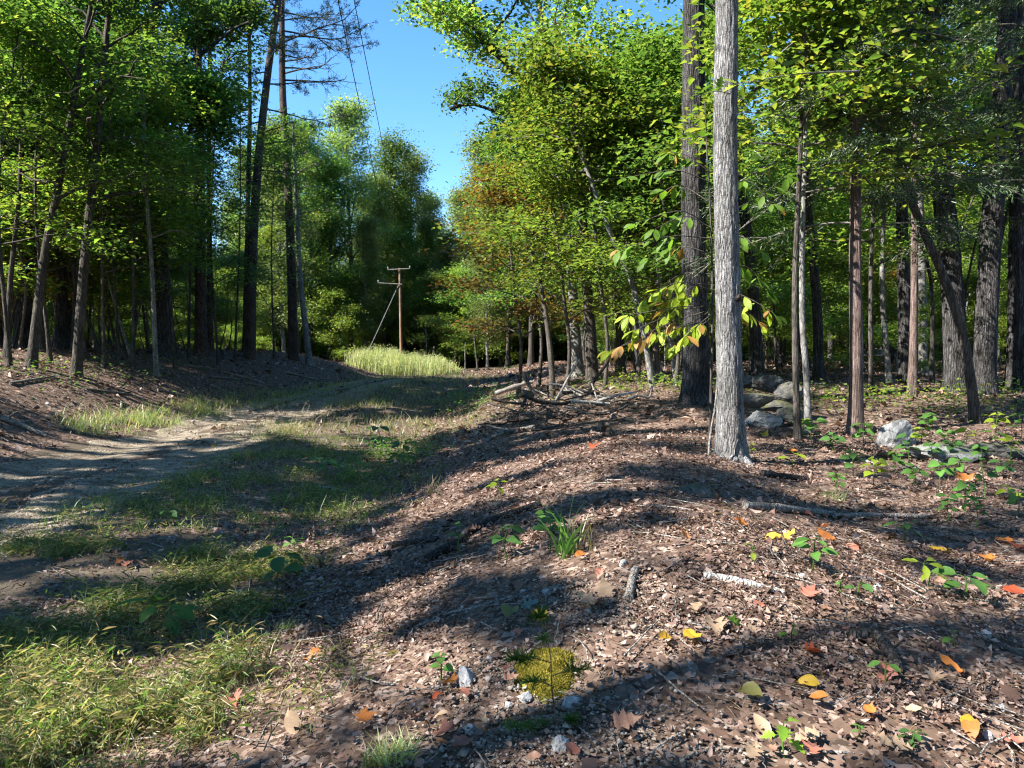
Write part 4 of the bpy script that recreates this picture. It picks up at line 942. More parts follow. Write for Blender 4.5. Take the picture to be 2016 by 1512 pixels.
# gravel around the moss patch and on the track
def gravel(n, fn, size, name, label):
    rng = np.random.default_rng(n); x, y = fn(rng, n)
    N = len(x); s = size * rng.lognormal(0, .45, N)
    o = np.array([(1, 0, 0), (-1, 0, 0), (0, 1, 0), (0, -1, 0), (0, 0, 1), (0, 0, -1)], float)
    f = np.array([(0, 2, 4), (2, 1, 4), (1, 3, 4), (3, 0, 4), (2, 0, 5), (1, 2, 5), (3, 1, 5), (0, 3, 5)])
    V = o[None] * (s[:, None, None] * rng.uniform(.55, 1.2, (N, 6, 1))) + rng.normal(0, .22, (N, 6, 3)) * s[:, None, None]
    a = rng.uniform(0, 6.28, N); c, sn = np.cos(a)[:, None], np.sin(a)[:, None]
    V = np.stack([V[..., 0] * c - V[..., 1] * sn, V[..., 0] * sn + V[..., 1] * c, V[..., 2] * .65], -1)
    V += np.c_[x, y, terrain(x, y) + s * .35 + .008][:, None]
    g = Geo(); g.add(V.reshape(-1, 3), (np.arange(N)[:, None, None] * 6 + f).reshape(-1, 3))
    tag(link(name, g.mesh(name, M['gravel'])), label, 'gravel', kind='stuff')
def near_gravel(rng, n):
    c = [(1060, 1400, .35), (1180, 1440, .30), (1150, 1200, .30), (1230, 1200, .25), (950, 1330, .22), (1080, 1180, .3), (1000, 1480, .25), (700, 1180, .4), (1270, 1500, .3)]
    k = rng.integers(0, len(c), n); b = np.array([list(gp(p, q)[:2]) + [r] for p, q, r in c])[k]
    return b[:, 0] + rng.normal(0, 1, n) * b[:, 2] * .7, b[:, 1] + rng.normal(0, 1, n) * b[:, 2] * .6
gravel(5200, near_gravel, .006, 'gravel', 'pale pebbles and grit around the moss patch')
def track_gravel(rng, n):
    y = 4 + 34 * rng.random(n) ** 1.6; side = rng.choice([-1, 1], n); return road_x(y) + side * .8 + rng.normal(0, .28, n), y
gravel(5000, track_gravel, .012, 'gravel', 'loose grit in the wheel ruts of the track')

# ------------------------------------------------------------------ grass
def blades(g, rng, x, y, h, w, lean=.5, bend=.6, z0=None, segs=2):
    N = len(x); b = np.c_[x, y, (terrain(x, y) if z0 is None else z0) - .005]
    a = rng.uniform(0, 6.28, N); o = np.c_[np.cos(a), np.sin(a), np.zeros(N)]; s = np.c_[-np.sin(a), np.cos(a), np.zeros(N)]
    a2 = a + rng.normal(0, 1.2, N); s = np.c_[-np.sin(a2), np.cos(a2), np.zeros(N)]
    le = rng.uniform(.1, 1, N) * lean; be = rng.uniform(.2, 1, N) * bend
    V = []
    for i in range(segs + 1):
        t = i / (segs + .0)
        c = b + np.c_[np.zeros((N, 2)), np.ones(N)] * (h * t * (1 - .45 * be * t))[:, None] + o * (h * (le * t + be * t * t))[:, None]
        ww = w * (1 - t) ** .6 * (.75 if i == 0 else 1)
        if i < segs: V += [c - s * ww[:, None], c + s * ww[:, None]]
        else: V += [c]
    V = np.stack(V, 1); k = V.shape[1]; i0 = np.arange(N)[:, None] * k
    base = g.n
    f4 = np.concatenate([i0 + np.array([[2 * i, 2 * i + 1, 2 * i + 3, 2 * i + 2]]) for i in range(segs - 1)])
    f3 = i0 + np.array([[k - 3, k - 2, k - 1]])
    g.add(V.reshape(-1, 3), f4); g.f.setdefault(3, []).append(f3 + base)

def clumps(rng, n, cx, cy, r, per):
    k = rng.integers(0, len(cx), n); a = rng.uniform(0, 6.28, n); q = r[k] * np.sqrt(rng.random(n))
    return cx[k] + np.cos(a) * q, cy[k] + np.sin(a) * q
def grass_area(n, sampler, h, w, mat, name, label, lean=.5, bend=.6, leaves=0):
    rng = np.random.default_rng(n + 11); x, y = sampler(rng, n); N = len(x)
    g = Geo(); hh = h * rng.lognormal(0, .35, N)
    blades(g, rng, x, y, hh, w * rng.uniform(.6, 1.3, N), lean, bend)
    if leaves:   # short stem leaves of creeping stiltgrass
        k = rng.integers(0, N, leaves); P = np.c_[x[k], y[k], terrain(x[k], y[k]) + hh[k] * rng.uniform(.15, .85, leaves)] + rng.normal(0, .02, (leaves, 3)) * [1, 1, .3]
        d, nn = rand_dirs(rng, leaves, .6); d[:, 2] += .35
        leaf_tris(g, P, d, nn, rng.uniform(.035, .085, leaves), rng.uniform(.004, .008, leaves), .1, .3)
    return tag(link(name, g.mesh(name, mat)), label, 'grass', kind='stuff')
def poly_sampler(pixels, spread_m, dens=None):
    C = np.array([gp(a, b)[:2] for a, b in pixels])
    def f(rng, n):
        k = rng.integers(0, len(C), n); s = spread_m if np.isscalar(spread_m) else np.array(spread_m)[k]
        x = C[k, 0] + rng.normal(0, 1, n) * s; y = C[k, 1] + rng.normal(0, 1, n) * s
        keep = rng.random(n) < sstep(.40, .58, fbm(x * 2.6, y * 2.6, o=3)) + .10
        keep &= y > 1.2
        return x[keep], y[keep]
    return f
fl = [(30, 1280), (120, 1290), (230, 1290), (340, 1290), (60, 1370), (180, 1380), (300, 1370), (400, 1340), (80, 1460), (220, 1450), (340, 1440), (20, 1500), (450, 1400), (150, 1500), (-80, 1350), (-60, 1450)]
grass_area(13000, poly_sampler(fl, .22), .12, .0022, M['grass'], 'grass', 'sunlit green grass at the lower left corner', .4, .5, leaves=9000)
grass_area(9000, poly_sampler(fl, .25), .08, .0025, M['grass_dry'], 'dry_grass', 'straw-coloured grass stems among the green at lower left', .8, .8, leaves=8000)
grass_area(420, poly_sampler(fl + [(480, 1130), (230, 1080), (560, 1120)], .3), .2, .0016, M['grass_dry'], 'dry_grass', 'thin tall seed stems rising from the lower left grass', .35, .5, leaves=1200)
fm = [(380, 1110), (450, 1100), (520, 1110), (560, 1130), (480, 1140), (420, 1150), (230, 1190), (300, 1210), (60, 1080), (130, 1090), (220, 1080), (450, 1210), (520, 1200), (340, 1170)]
grass_area(6500, poly_sampler(fm, .16), .10, .003, M['grass'], 'grass', 'low sunlit grass on the verge above the lower left corner', .6, .7, leaves=7000)
fs = [(300, 1030), (380, 1010), (440, 980), (380, 950), (470, 940), (540, 950), (620, 940), (560, 980), (640, 1000), (500, 900), (580, 900), (660, 890), (700, 940), (740, 910), (600, 870), (680, 860), (540, 860), (790, 900), (830, 870), (750, 960), (300, 980), (200, 1010), (420, 1030), (520, 1030), (620, 1040), (700, 1000)]
grass_area(11000, poly_sampler(fs, .42), .11, .0036, M['grass'], 'grass', 'shaded green grass beside the track in the middle distance', .5, .6, leaves=9000)
fy = [(560, 850), (600, 845), (690, 840), (760, 830), (800, 840), (850, 830), (870, 815), (640, 820), (720, 800), (800, 880), (830, 850), (530, 845)]
grass_area(4500, poly_sampler(fs + fy, .55), .16, .005, M['weed'], 'grass', 'deep green grass tufts through the clearing', .4, .5)
grass_area(3200, poly_sampler(fy, .55), .18, .0055, M['grass_dry'], 'dry_grass', 'yellowing grass tufts in the clearing beside the track', .5, .6)
fb = [(720, 745), (780, 745), (840, 745), (900, 742), (700, 750), (820, 750), (640, 800), (700, 790), (760, 775), (820, 770), (880, 780), (760, 800), (830, 790), (700, 765), (780, 760), (850, 755), (640, 780), (920, 790), (940, 830), (900, 750), (950, 745)]
grass_area(9000, poly_sampler(fb, 1.0), .22, .007, M['grass'], 'grass', 'green grass covering the clearing where the track fades out', .4, .5)
fv = [(220, 842), (260, 836), (300, 828), (340, 818), (380, 808), (420, 800), (460, 795), (500, 788), (540, 780), (580, 775), (620, 768), (660, 760), (170, 848)]
grass_area(9000, poly_sampler(fv, [.34] * 6 + [.5] * 6 + [.22]), .2, .006, M['grass'], 'grass', 'green grass strip along the foot of the left bank', .4, .6)
# tall sunlit grass at the end of the clearing
def tall(rng, n):
    c = gp(790, 738); x = rng.uniform(at(703, 720, c[1])[0], at(882, 720, c[1])[0], n) + rng.normal(0, .3, n); y = c[1] + rng.normal(1.5, 1.6, n)
    k = rng.random(n) < .35 + .65 * sstep(.35, .6, fbm(x * 1.2, y * 1.2, o=2)); return x[k], y[k]
rng = np.random.default_rng(4); x, y = tall(rng, 9000); xc = (x - x.mean()) / np.ptp(x) * 2
g = Geo(); hh = (.45 + 1.1 * fbm(x * 1.6, y * .9, o=3)) * (1.45 - .75 * np.clip(xc - .1, 0, 1) ** 1.0 - .3 * (xc < -.85)) * rng.uniform(.55, 1.1, len(x))
blades(g, rng, x, y, hh, np.full(len(x), .022), .12, .22, segs=3)
k = rng.integers(0, len(x), 16000); P = np.c_[x[k], y[k], terrain(x[k], y[k]) + hh[k] * rng.uniform(.25, .95, len(k))] + rng.normal(0, .06, (len(k), 3))
d, n = rand_dirs(rng, len(k), .8); leaf_tris(g, P, d + [0, 0, .4], n, rng.uniform(.1, .22, len(k)), np.full(len(k), .03))
tag(link('tall_grass', g.mesh('tall_grass', M['grass_tall'])), 'tall bright sunlit weeds below the utility pole', 'weeds', kind='stuff')
# low green cover on the right woodland floor and bank top
def cover(n, sampler, name, label, mat, L=.09):
    rng = np.random.default_rng(n); x, y = sampler(rng, n); N = len(x); g = Geo()
    d, nn = rand_dirs(rng, N, .35); P = np.c_[x, y, terrain(x, y) + rng.uniform(.05, .32, N)]
    sz = L * rng.uniform(.6, 1.3, N); leaf_tris(g, P, d, nn, sz, sz * .7)
    st = P[rng.random(N) < .2]
    for p in st: tube(g, np.array([[p[0] + .02, p[1], float(terrain(p[0], p[1]))], p]), [.003, .002], 3, cap=False)
    tag(link(name, g.mesh(name, mat)), label, 'undergrowth', kind='stuff')
cover(2600, poly_sampler([(1660, 790), (1720, 790), (1800, 790), (1860, 800), (1960, 800), (1240, 760), (1290, 765), (1330, 770), (1200, 770), (1420, 770), (1620, 800), (2000, 820), (1900, 780), (1180, 750)], .7), 'undergrowth', 'low leafy undergrowth on the floor of the right woods', M['under'])
cover(1100, poly_sampler([(900, 790), (930, 800), (960, 800), (920, 770), (960, 770), (1000, 730), (980, 745)], .6), 'undergrowth', 'green undergrowth beside the brush pile', M['weed'])
cover(900, poly_sampler([(60, 735), (120, 740), (200, 735), (250, 730), (350, 720), (30, 720)], .9), 'undergrowth', 'sparse green undergrowth at the edge of the left woods', M['dark'])
cover(700, poly_sampler([(740, 900), (790, 900), (800, 920), (690, 950), (650, 930), (760, 870)], .22), 'undergrowth', 'dark leafy weeds in the shaded grass of the clearing', M['weed'], .06)

# ------------------------------------------------------------------ rocks
def rock(px, py, wpx, hpx, dpx, mat, name, label, group=None, seed=0, sink=.25, Y=None, rz=0, sub=3, rough=.35, facet=True):
    p = gp(px, py) if Y is None else at(px, py, Y); Yy = p[1]; k = Yy / F
    import bmesh
    bm = bmesh.new(); bmesh.ops.create_icosphere(bm, subdivisions=sub, radius=1)
    v = np.array([x.co[:] for x in bm.verts]); s = seed * 7.3
    n = fbm(v[:, 0] * 1.1 + s, v[:, 1] * 1.1, v[:, 2] * 1.1 + s, 2) - .5; n2 = fbm(v[:, 0] * 4 + s, v[:, 1] * 4, v[:, 2] * 4, 3) - .5
    rr_ = np.random.default_rng(seed + 3); pl = nrm(rr_.normal(0, 1, (9, 3))); dd = rr_.uniform(.5, .85, 9)
    v = v * (1 + n[:, None] * rough * 2)
    for a, b in zip(pl, dd):      # broken faces
        t = v @ a - b; v = v - np.maximum(t, 0)[:, None] * a * .85
    v = v * (1 + n2[:, None] * (.2 if seed == 15 else .3))
    v = v * np.array([wpx * k / 2, dpx * k / 2, hpx * k / 2])
    c, sn = math.cos(rz), math.sin(rz); v = np.stack([v[:, 0] * c - v[:, 1] * sn, v[:, 0] * sn + v[:, 1] * c, v[:, 2]], -1)
    for q, w in zip(bm.verts, v): q.co = w
    me = bpy.data.meshes.new(name); bm.to_mesh(me); bm.free(); me.materials.append(mat)
    zz = p[2] + hpx * k * (.5 - sink) if Y is None else p[2]
    o = link(name, me, loc=(p[0], p[1], zz)); return tag(o, label, 'rock', group)
rock(1508, 756, 68, 44, 56, M['rock'], 'boulder', 'rounded grey boulder on top of the rock pile behind the pale oak', seed=1, Y=13.2, sub=4)
rock(1552, 778, 59, 49, 55, M['rock'], 'boulder', 'tan-tipped boulder at the right end of the rock pile', seed=2, Y=12.8, sub=4)
rock(1466, 752, 55, 30, 45, M['rock'], 'boulder', 'flat brownish boulder at the back left of the rock pile', seed=3, Y=13.8, sub=4)
rock(1482, 792, 80, 34, 55, M['rock'], 'boulder', 'dark slab boulder under the rock pile beside the pale oak', seed=4, Y=12.9, sub=4)
rock(1500, 828, 75, 52, 45, M['bright_rock'], 'boulder', 'creased pale boulder low at the front of the rock pile', seed=5, Y=12.2, sub=4)
rock(1558, 818, 60, 38, 45, M['rock'], 'boulder', 'small sunlit boulder at the front right of the rock pile', seed=6, Y=12.3, sub=4)
rock(1540, 802, 80, 32, 50, M['rock'], 'boulder', 'low dark boulder in the middle of the rock pile', seed=21, Y=12.7, sub=4)
rock(1768, 876, 96, 84, 60, M['bright_rock'], 'boulder', 'upright boulder with a white sunlit left face right of the cedar', seed=15, sink=.3, sub=4, rz=.4)
rock(1862, 905, 190, 52, 80, M['bright_rock'], 'boulder', 'long flat grey boulder half covered by vines at right', seed=8, sink=.3, sub=4)
rock(1955, 900, 120, 44, 70, M['rock'], 'boulder', 'low grey boulder behind the vines near the right edge', seed=9, sink=.3, sub=4)
rock(1375, 976, 70, 32, 44, M['rock'], 'rock', 'bluish grey rock lying in leaves left of the fallen log', seed=10, sink=.2)
for i, (px, py, w, h, lb) in enumerate([(1127, 1392, 42, 34, 'round white quartz stone below the moss patch'), (1035, 1378, 40, 28, 'white quartz stone left of the round one below the moss'), (915, 1345, 52, 46, 'whitish stone left of the moss patch'),
        (1100, 1300, 34, 26, 'pale stone at the right edge of the moss patch'), (1575, 1138, 26, 18, 'white stone right of the pale fallen stick'), (1727, 1160, 30, 20, 'white stone left of the yellow-green seedlings'),
        (1936, 1252, 30, 18, 'white flat stone near the right edge in shade'), (1606, 1450, 22, 26, 'small white upright stone near the bottom right seedling'), (1945, 1452, 26, 22, 'white stone beside the large yellow leaf at lower right'),
        (1080, 1168, 30, 15, 'flat white stone left of the short mossy stick'), (1032, 1168, 22, 15, 'small round white stone above the yellow spotted leaf'), (1105, 1470, 56, 36, 'grey speckled stone at the bottom below the moss'),
        (922, 1440, 36, 18, 'flat white stone beside the lower pine tuft'), (1226, 1112, 22, 16, 'small white stone above the upright stick'), (1970, 1395, 36, 16, 'pale flat stone at the right edge near the bottom'),
        (437, 1052, 14, 10, 'small pale stone on the shaded verge'), (94, 797, 10, 10, 'small whitish stone on the left bank'), (1310, 1178, 20, 12, 'small bluish stone right of the upright stick'),
        (1000, 1392, 22, 16, 'small white pebble between the two quartz stones'), (965, 1300, 24, 18, 'small grey stone under the pine seedling')]):
    rock(px, py, w, h, w * .8, M['quartz'], 'stone', lb, 'white stones on the forest floor', seed=30 + i, sink=.3, sub=2 if w < 30 else 3, rz=i)

# ------------------------------------------------------------------ fallen wood
def log(pix, r1, r2, mat, name, label, group=None, lift=.95, n=16, m=10, raise_=0, knots=0, Ys=None, end=None, seed=None):
    """pixels along the piece -> ground points; r in photo pixels"""
    rng = np.random.default_rng(seed if seed is not None else int(abs(pix[0][0] * 3 + pix[0][1])))
    P = [gp(*q) if Ys is None else at(q[0], q[1], Ys[i]) for i, q in enumerate(pix)]
    Y = np.mean([p[1] for p in P]); k = Y / F
    P = smooth_path(P, n); rad = np.linspace(r1, r2, n) * k * (1 + rng.normal(0, .06, n))
    if Ys is None: P[:, 2] = np.maximum(P[:, 2], terrain(P[:, 0], P[:, 1])) + rad * lift + raise_
    b = P[0].copy(); g = Geo()
    ph = rng.uniform(0, 50)
    tube(g, P - b, rad, m, lambda p, a, r: (fbm(np.cos(a)[None] * 2 + ph, np.sin(a)[None] * 2 + 0 * r, p[:, :1] * 6 + p[:, 1:2] * 6 + 0 * r, 2) - .5) * r * .5)
    for q in range(knots):
        i = rng.integers(2, n - 2); d = nrm(rng.normal(0, 1, 3) + [0, -.2, .7]); l = rad[i] * rng.uniform(2, 7)
        tube(g, np.array([P[i], P[i] + d * l * .6, P[i] + d * l + rng.normal(0, .1 * l, 3)]) - b, [rad[i] * .3, rad[i] * .25, rad[i] * .1], 6)
    o = tag(link(name, g.mesh(name, mat, True), loc=b), label, 'wood', group)
    if end is not None:
        g = Geo(); d = nrm(P[-1] - P[-2]); tube(g, np.array([P[-1] - d * rad[-1] * .5, P[-1] + d * rad[-1] * .6]) - b, [rad[-1] * 1.04, rad[-1] * .6], m); link('broken_end', g.mesh('broken_end', end, True), o)
    return o
log([(1466, 1003), (1540, 1008), (1640, 1018)], 8, 7, M['dead'], 'fallen_log', 'sunlit brown fallen log right of the bluish rock', end=M['brownwood'])
log([(1640, 1022), (1740, 1020), (1835, 1022)], 6, 5, M['dead'], 'fallen_log', 'shaded fallen log continuing right of the sunlit one', knots=2)
log([(1385, 1140), (1460, 1152), (1545, 1172)], 8, 5, M['white_log'], 'fallen_stick', 'white lichen-covered stick lying in leaves below the logs')
log([(1675, 1262), (1718, 1262), (1748, 1290), (1768, 1330)], 14, 11, M['rotten'], 'rotten_branch', 'dark rotten bent branch with a brown broken end at lower right', end=M['brownwood'], knots=2)
log([(1534, 1032), (1570, 1052), (1605, 1066)], 3.5, 3, M['rotten'], 'fallen_stick', 'thin dark stick below the sunlit log')
log([(840, 1110), (900, 1075), (930, 1048), (1000, 1018), (1065, 998)], 9, 7, M['rotten'], 'fallen_log', 'long dark log lying along the edge of the rise', knots=3)
log([(758, 1080), (810, 1072), (862, 1066)], 6, 5, M['rotten'], 'fallen_stick', 'short dark stick left of the long dark log')
log([(1238, 1188), (1244, 1155), (1252, 1128)], 9, 8, M['dead'], 'fallen_stick', 'short thick weathered stick right of the moss pointing uphill', lift=1.2)
log([(1080, 1172), (1110, 1162), (1152, 1152)], 5, 4, M['dead'], 'fallen_stick', 'short mossy stick above the yellow spotted leaf')
log([(1500, 938), (1540, 942), (1590, 948)], 7, 5, M['rotten'], 'fallen_log', 'short black log right of the pale oak base')
log([(622, 962), (650, 964), (682, 970)], 3.2, 2.4, M['white_log'], 'fallen_stick', 'pale stick lying in the shaded grass')
log([(975, 858), (1010, 852), (1052, 846)], 4, 5, M['dead'], 'fallen_stick', 'brown log piece at the left foot of the rise')
log([(960, 868), (985, 858), (1000, 852)], 3, 3, M['dead'], 'fallen_stick', 'thin stick beside the brown log piece')
log([(2, 828), (45, 843), (92, 862)], 6, 4, M['dead'], 'fallen_log', 'pale log at the left edge where the bank meets the track', knots=2)
for i, (q, r, lb) in enumerate([([(360, 722), (420, 728)], 2.6, 'upper one'), ([(440, 735), (520, 756)], 2.4, 'long one'), ([(415, 760), (448, 774)], 2.4, 'short bright one'), ([(310, 770), (392, 786)], 2.6, 'low dark one'), ([(240, 792), (238, 806)], 2.6, 'small upright one'),
        ([(560, 735), (640, 752)], 2, 'one near the pine'), ([(480, 755), (520, 762)], 2, 'one at the foot'), ([(20, 758), (110, 742)], 3, 'one at the far left'), ([(170, 768), (260, 778)], 2.2, 'middle left one'), ([(420, 744), (470, 748)], 2, 'faint one'), ([(600, 745), (650, 748)], 1.8, 'far right one')]):
    log(q, r, r * .7, M['dead'], 'fallen_branch', 'weathered branch lying down the left bank, ' + lb, 'branches on the left bank', n=8, m=7, lift=1)
log([(1690, 905), (1760, 925), (1800, 918)], 2.5, 2, M['dead'], 'fallen_stick', 'thin stick below the white-faced boulder')
log([(1340, 1500), (1400, 1478), (1470, 1478)], 4, 3, M['dead'], 'fallen_stick', 'thin stick at the bottom edge right of centre')
log([(1620, 1482), (1680, 1484)], 2.4, 2, M['white_log'], 'fallen_stick', 'short pale twig at the bottom near the lobed seedling')
log([(1395, 905), (1398, 860), (1408, 800), (1412, 760)], 2.6, 1.6, M['dead'], 'leaning_stick', 'thin stick leaning on the left side of the pale oak', Ys=[YM - .35, YM - .33, YM - .3, YM - .26])

# brush pile
def brush():
    rng = np.random.default_rng(9); G = 'dead branches of the brush pile'
    big = [([(975, 775), (1010, 762), (1048, 752)], 7, [19, 19, 19.2], M['dead'], 'long pale debarked log at the left end of the brush pile'),
           ([(1030, 735), (1050, 770), (1085, 800)], 5.5, [14.6, 14.5, 14.4], M['dead'], 'thick broken branch slanting down through the brush pile'),
           ([(1028, 776), (1060, 790), (1098, 795), (1130, 790)], 6.5, [13.3, 13.4, 13.6, 13.8], M['rotten'], 'dark log with an orange sawn end at the front of the brush pile'),
           ([(1105, 772), (1140, 771), (1180, 774)], 6.5, [14.6, 14.7, 14.8], M['dead'], 'thick tan log lying level in the brush pile'),
           ([(1088, 800), (1120, 742), (1136, 715), (1134, 702)], 3.6, [13.6, 14, 14.4, 14.6], M['dead'], 'bent grey branch standing up from the brush pile'),
           ([(1160, 775), (1168, 752), (1190, 722), (1200, 700)], 6, [15, 15, 15.2, 15.4], M['rotten'], 'dark forked stump branch at the right of the brush pile'),
           ([(968, 785), (1000, 792), (1040, 797)], 4, [13.3, 13.3, 13.4], M['rotten'], 'dark branch sticking out left of the brush pile'),
           ([(1125, 790), (1160, 792), (1200, 795)], 6, [13.4, 13.5, 13.6], M['white_log'], 'mottled pale log at the front right of the brush pile'),
           ([(1110, 800), (1135, 806), (1160, 815)], 2.6, [12.8, 12.8, 12.9], M['dead'], 'thin twiggy branch at the front of the brush pile'),
           ([(1175, 790), (1215, 778), (1252, 772)], 4.5, [14, 14, 14], M['white_log'], 'pale straight branch right of the brush pile'),
           ([(1235, 785), (1262, 778), (1278, 782), (1284, 760)], 4, [13.8, 13.8, 13.8, 13.9], M['dead'], 'crooked pale branch end right of the brush pile'),
           ([(1028, 800), (1034, 785), (1036, 770)], 5, [13.2, 13.3, 13.5], M['dead'], 'short grey piece leaning at the brush pile front'),
           ([(1165, 755), (1172, 775), (1178, 790)], 2.6, [13.6, 13.5, 13.4], M['dead'], 'thin forked stick leaning on the pale log')]
    big = [(p_, r_ * .68, y_, M['mid_bark'] if (mt_ is M['dead'] and k_ % 2) else mt_, l_) for k_, (p_, r_, y_, mt_, l_) in enumerate(big)]
    for pix, r, Ys, mt, lb in big:
        o = log(pix, r, r * .7, mt, 'dead_branch', lb, G, Ys=Ys, knots=2 if r > 5 else 1, n=14, m=8)
        if 'sawn' in lb:
            p = at(pix[0][0], pix[0][1], Ys[0]); q = at(pix[1][0], pix[1][1], Ys[1]); d = nrm(p - q); rr_ = r * Ys[0] / F
            g = Geo(); b = np.array(o.location); tube(g, np.array([p - d * .02, p + d * .012]) - b, [rr_ * 1.02, rr_ * 1.0], 14); link('sawn_end', g.mesh('sawn_end', M['brownwood'], True), o)
    for i in range(64):
        px = rng.normal(1105, 72); Y = rng.uniform(13.2, 16.8); c = np.array([at(px, 700, Y)[0], Y]); z = float(terrain(*c)) + rng.uniform(.03, .65) * max(0, 1 - abs(px - 1110) / 150)
        a = rng.uniform(0, 6.28); l = rng.uniform(.4, 1.7); up = rng.normal(0, .22)
        d = np.array([math.cos(a), math.sin(a), up]); s = np.linspace(-.5, .5, 8)[:, None]
        P = np.array([*c, z]) + d * l * s + np.cumsum(rng.normal(0, .02, (8, 3)), 0); P[:, 2] = np.maximum(P[:, 2], terrain(P[:, 0], P[:, 1]) + .01)
        b = P[0].copy(); g = Geo(); r = rng.uniform(.006, .024); tube(g, P - b, np.linspace(r, r * .4, 8), 6)
        for k in range(3):
            j = rng.integers(2, 7); t = nrm(d + rng.normal(0, .6, 3)) * rng.uniform(.1, .4); tube(g, np.array([P[j], P[j] + t * .5 + rng.normal(0, .015, 3), P[j] + t]) - b, [r * .4, r * .3, .002], 4)
        tag(link('dead_branch', g.mesh('dead_branch', [M['mid_bark'], M['dead'], M['twig']][i % 3] if i % 4 else M['rotten'], True), loc=b), f"{'weathered' if i % 3 else 'dark'} thin branch {'low' if z < terrain(*c) + .2 else 'high'} in the {'left end' if px < 1070 else 'left half' if px < 1110 else 'right half' if px < 1150 else 'right end'} of the brush pile", 'wood', G)
brush()

# ------------------------------------------------------------------ leaves with real outlines, seedlings
OV = [(0, 0), (.12, .16), (.3, .27), (.5, .30), (.7, .24), (.86, .13), (1, 0)]
HICK = [(0, 0), (.15, .09), (.35, .17), (.55, .215), (.75, .17), (.9, .08), (1, 0)]
LOBE = [(0, 0), (.1, .05), (.2, .26), (.27, .10), (.42, .40), (.52, .15), (.68, .34), (.76, .12), (.88, .14), (1, 0)]
MAPLE = [(0, 0), (-.02, .25), (.12, .42), (.22, .24), (.42, .52), (.50, .26), (.66, .26), (.72, .12), (1, 0)]
HEART = [(0, 0), (-.06, .14), (0, .3), (.2, .42), (.45, .40), (.7, .26), (.88, .11), (1, 0)]
def leaf_mesh(name, outline, mat, fold=.12, curl=.15, wav=0, seed=0):
    rng = np.random.default_rng(seed); o = np.array(outline)
    z = -curl * o[:, 0] ** 2; v = []; mid = []
    up = rng.normal(0, wav, (3, len(o)))
    for i, (x, w) in enumerate(o): mid.append((x, 0, z[i] + up[0, i]))
    L = [(x, w, z[i] + w * fold * 2 + up[1, i] * (w > 0)) for i, (x, w) in enumerate(o)]; R = [(x, -w, z[i] + w * fold * 2 + up[2, i] * (w > 0)) for i, (x, w) in enumerate(o)]
    mid = np.array(mid); mid[:, 0] = np.clip(mid[:, 0], 0, 1)
    n = len(o); V = np.vstack([mid, L, R]); f = []
    for i in range(n - 1):
        f.append((i, i + 1, n + i + 1, n + i)); f.append((i + 1, i, 2 * n + i, 2 * n + i + 1))
    g = Geo(); g.add(V, np.array(f)); return g.mesh(name, mat, True)
LM = {}
def lm(kind, mat, **k):
    key = (kind, mat, tuple(sorted(k.items())))
    if key not in LM: LM[key] = leaf_mesh('leaf', dict(ov=OV, hick=HICK, lobe=LOBE, maple=MAPLE, heart=HEART)[kind], M[mat], **k)
    return LM[key]
def put(o, base, d, n, s):
    d = nrm(np.asarray(d, float)); n = nrm(np.asarray(n, float) - d * np.dot(n, d)); y = np.cross(n, d)
    from mathutils import Matrix
    m = Matrix(((d[0], y[0], n[0]), (d[1], y[1], n[1]), (d[2], y[2], n[2]))).to_4x4()
    o.rotation_euler = m.to_euler(); o.location = tuple(base); o.scale = (s, s, s)

FMARKS = [(1075, 1318, 'the moss patch'), (1066, 1220, 'the yellow spotted leaf'), (1740, 1285, 'the rotten branch'), (1465, 1152, 'the white lichen stick'), (1110, 1040, 'the tall grass clump'), (1550, 1005, 'the sunlit log'), (1740, 1018, 'the shaded log'), (1358, 1268, 'the bright yellow round leaf'), (1820, 1150, 'the yellow-green seedling'),
          (1905, 1438, 'the lower right yellow leaf'), (1608, 1297, 'the orange-red leaf'), (1545, 1470, 'the lobed seedling'), (1600, 1100, 'the round-leaved seedling'), (780, 1480, 'the bright grass tuft'), (920, 1060, 'the long dark log'), (1245, 1155, 'the short thick stick'), (720, 1418, 'the orange leaf near moss'), (1480, 1385, 'the large olive leaf'),
          (1375, 968, 'the bluish rock'), (1990, 1178, 'the right-edge red leaf'), (600, 1300, 'the edge of the grass'), (1772, 860, 'the white-faced boulder'), (1862, 900, 'the long flat boulder'), (1921, 842, 'the crooked leaning trunk'), (1590, 850, 'the twin stems'), (1685, 855, 'the cedar foot'), (1955, 900, 'the low grey boulder'), (1250, 1440, 'the large brown leaf'), (700, 1150, 'the sunlit edge of the rise')]
def near(px, py):
    m = min(FMARKS, key=lambda q: (q[0] - px) ** 2 + (q[1] - py) ** 2); dx, dy = px - m[0], py - m[1]
    v = 'below' if dy > 0 else 'above'; h = 'right of' if dx > 0 else 'left of'
    return (f'{v} and {h} ' if min(abs(dx), abs(dy)) > 14 else v + ' ' if abs(dy) > abs(dx) else h + ' ') + m[2]
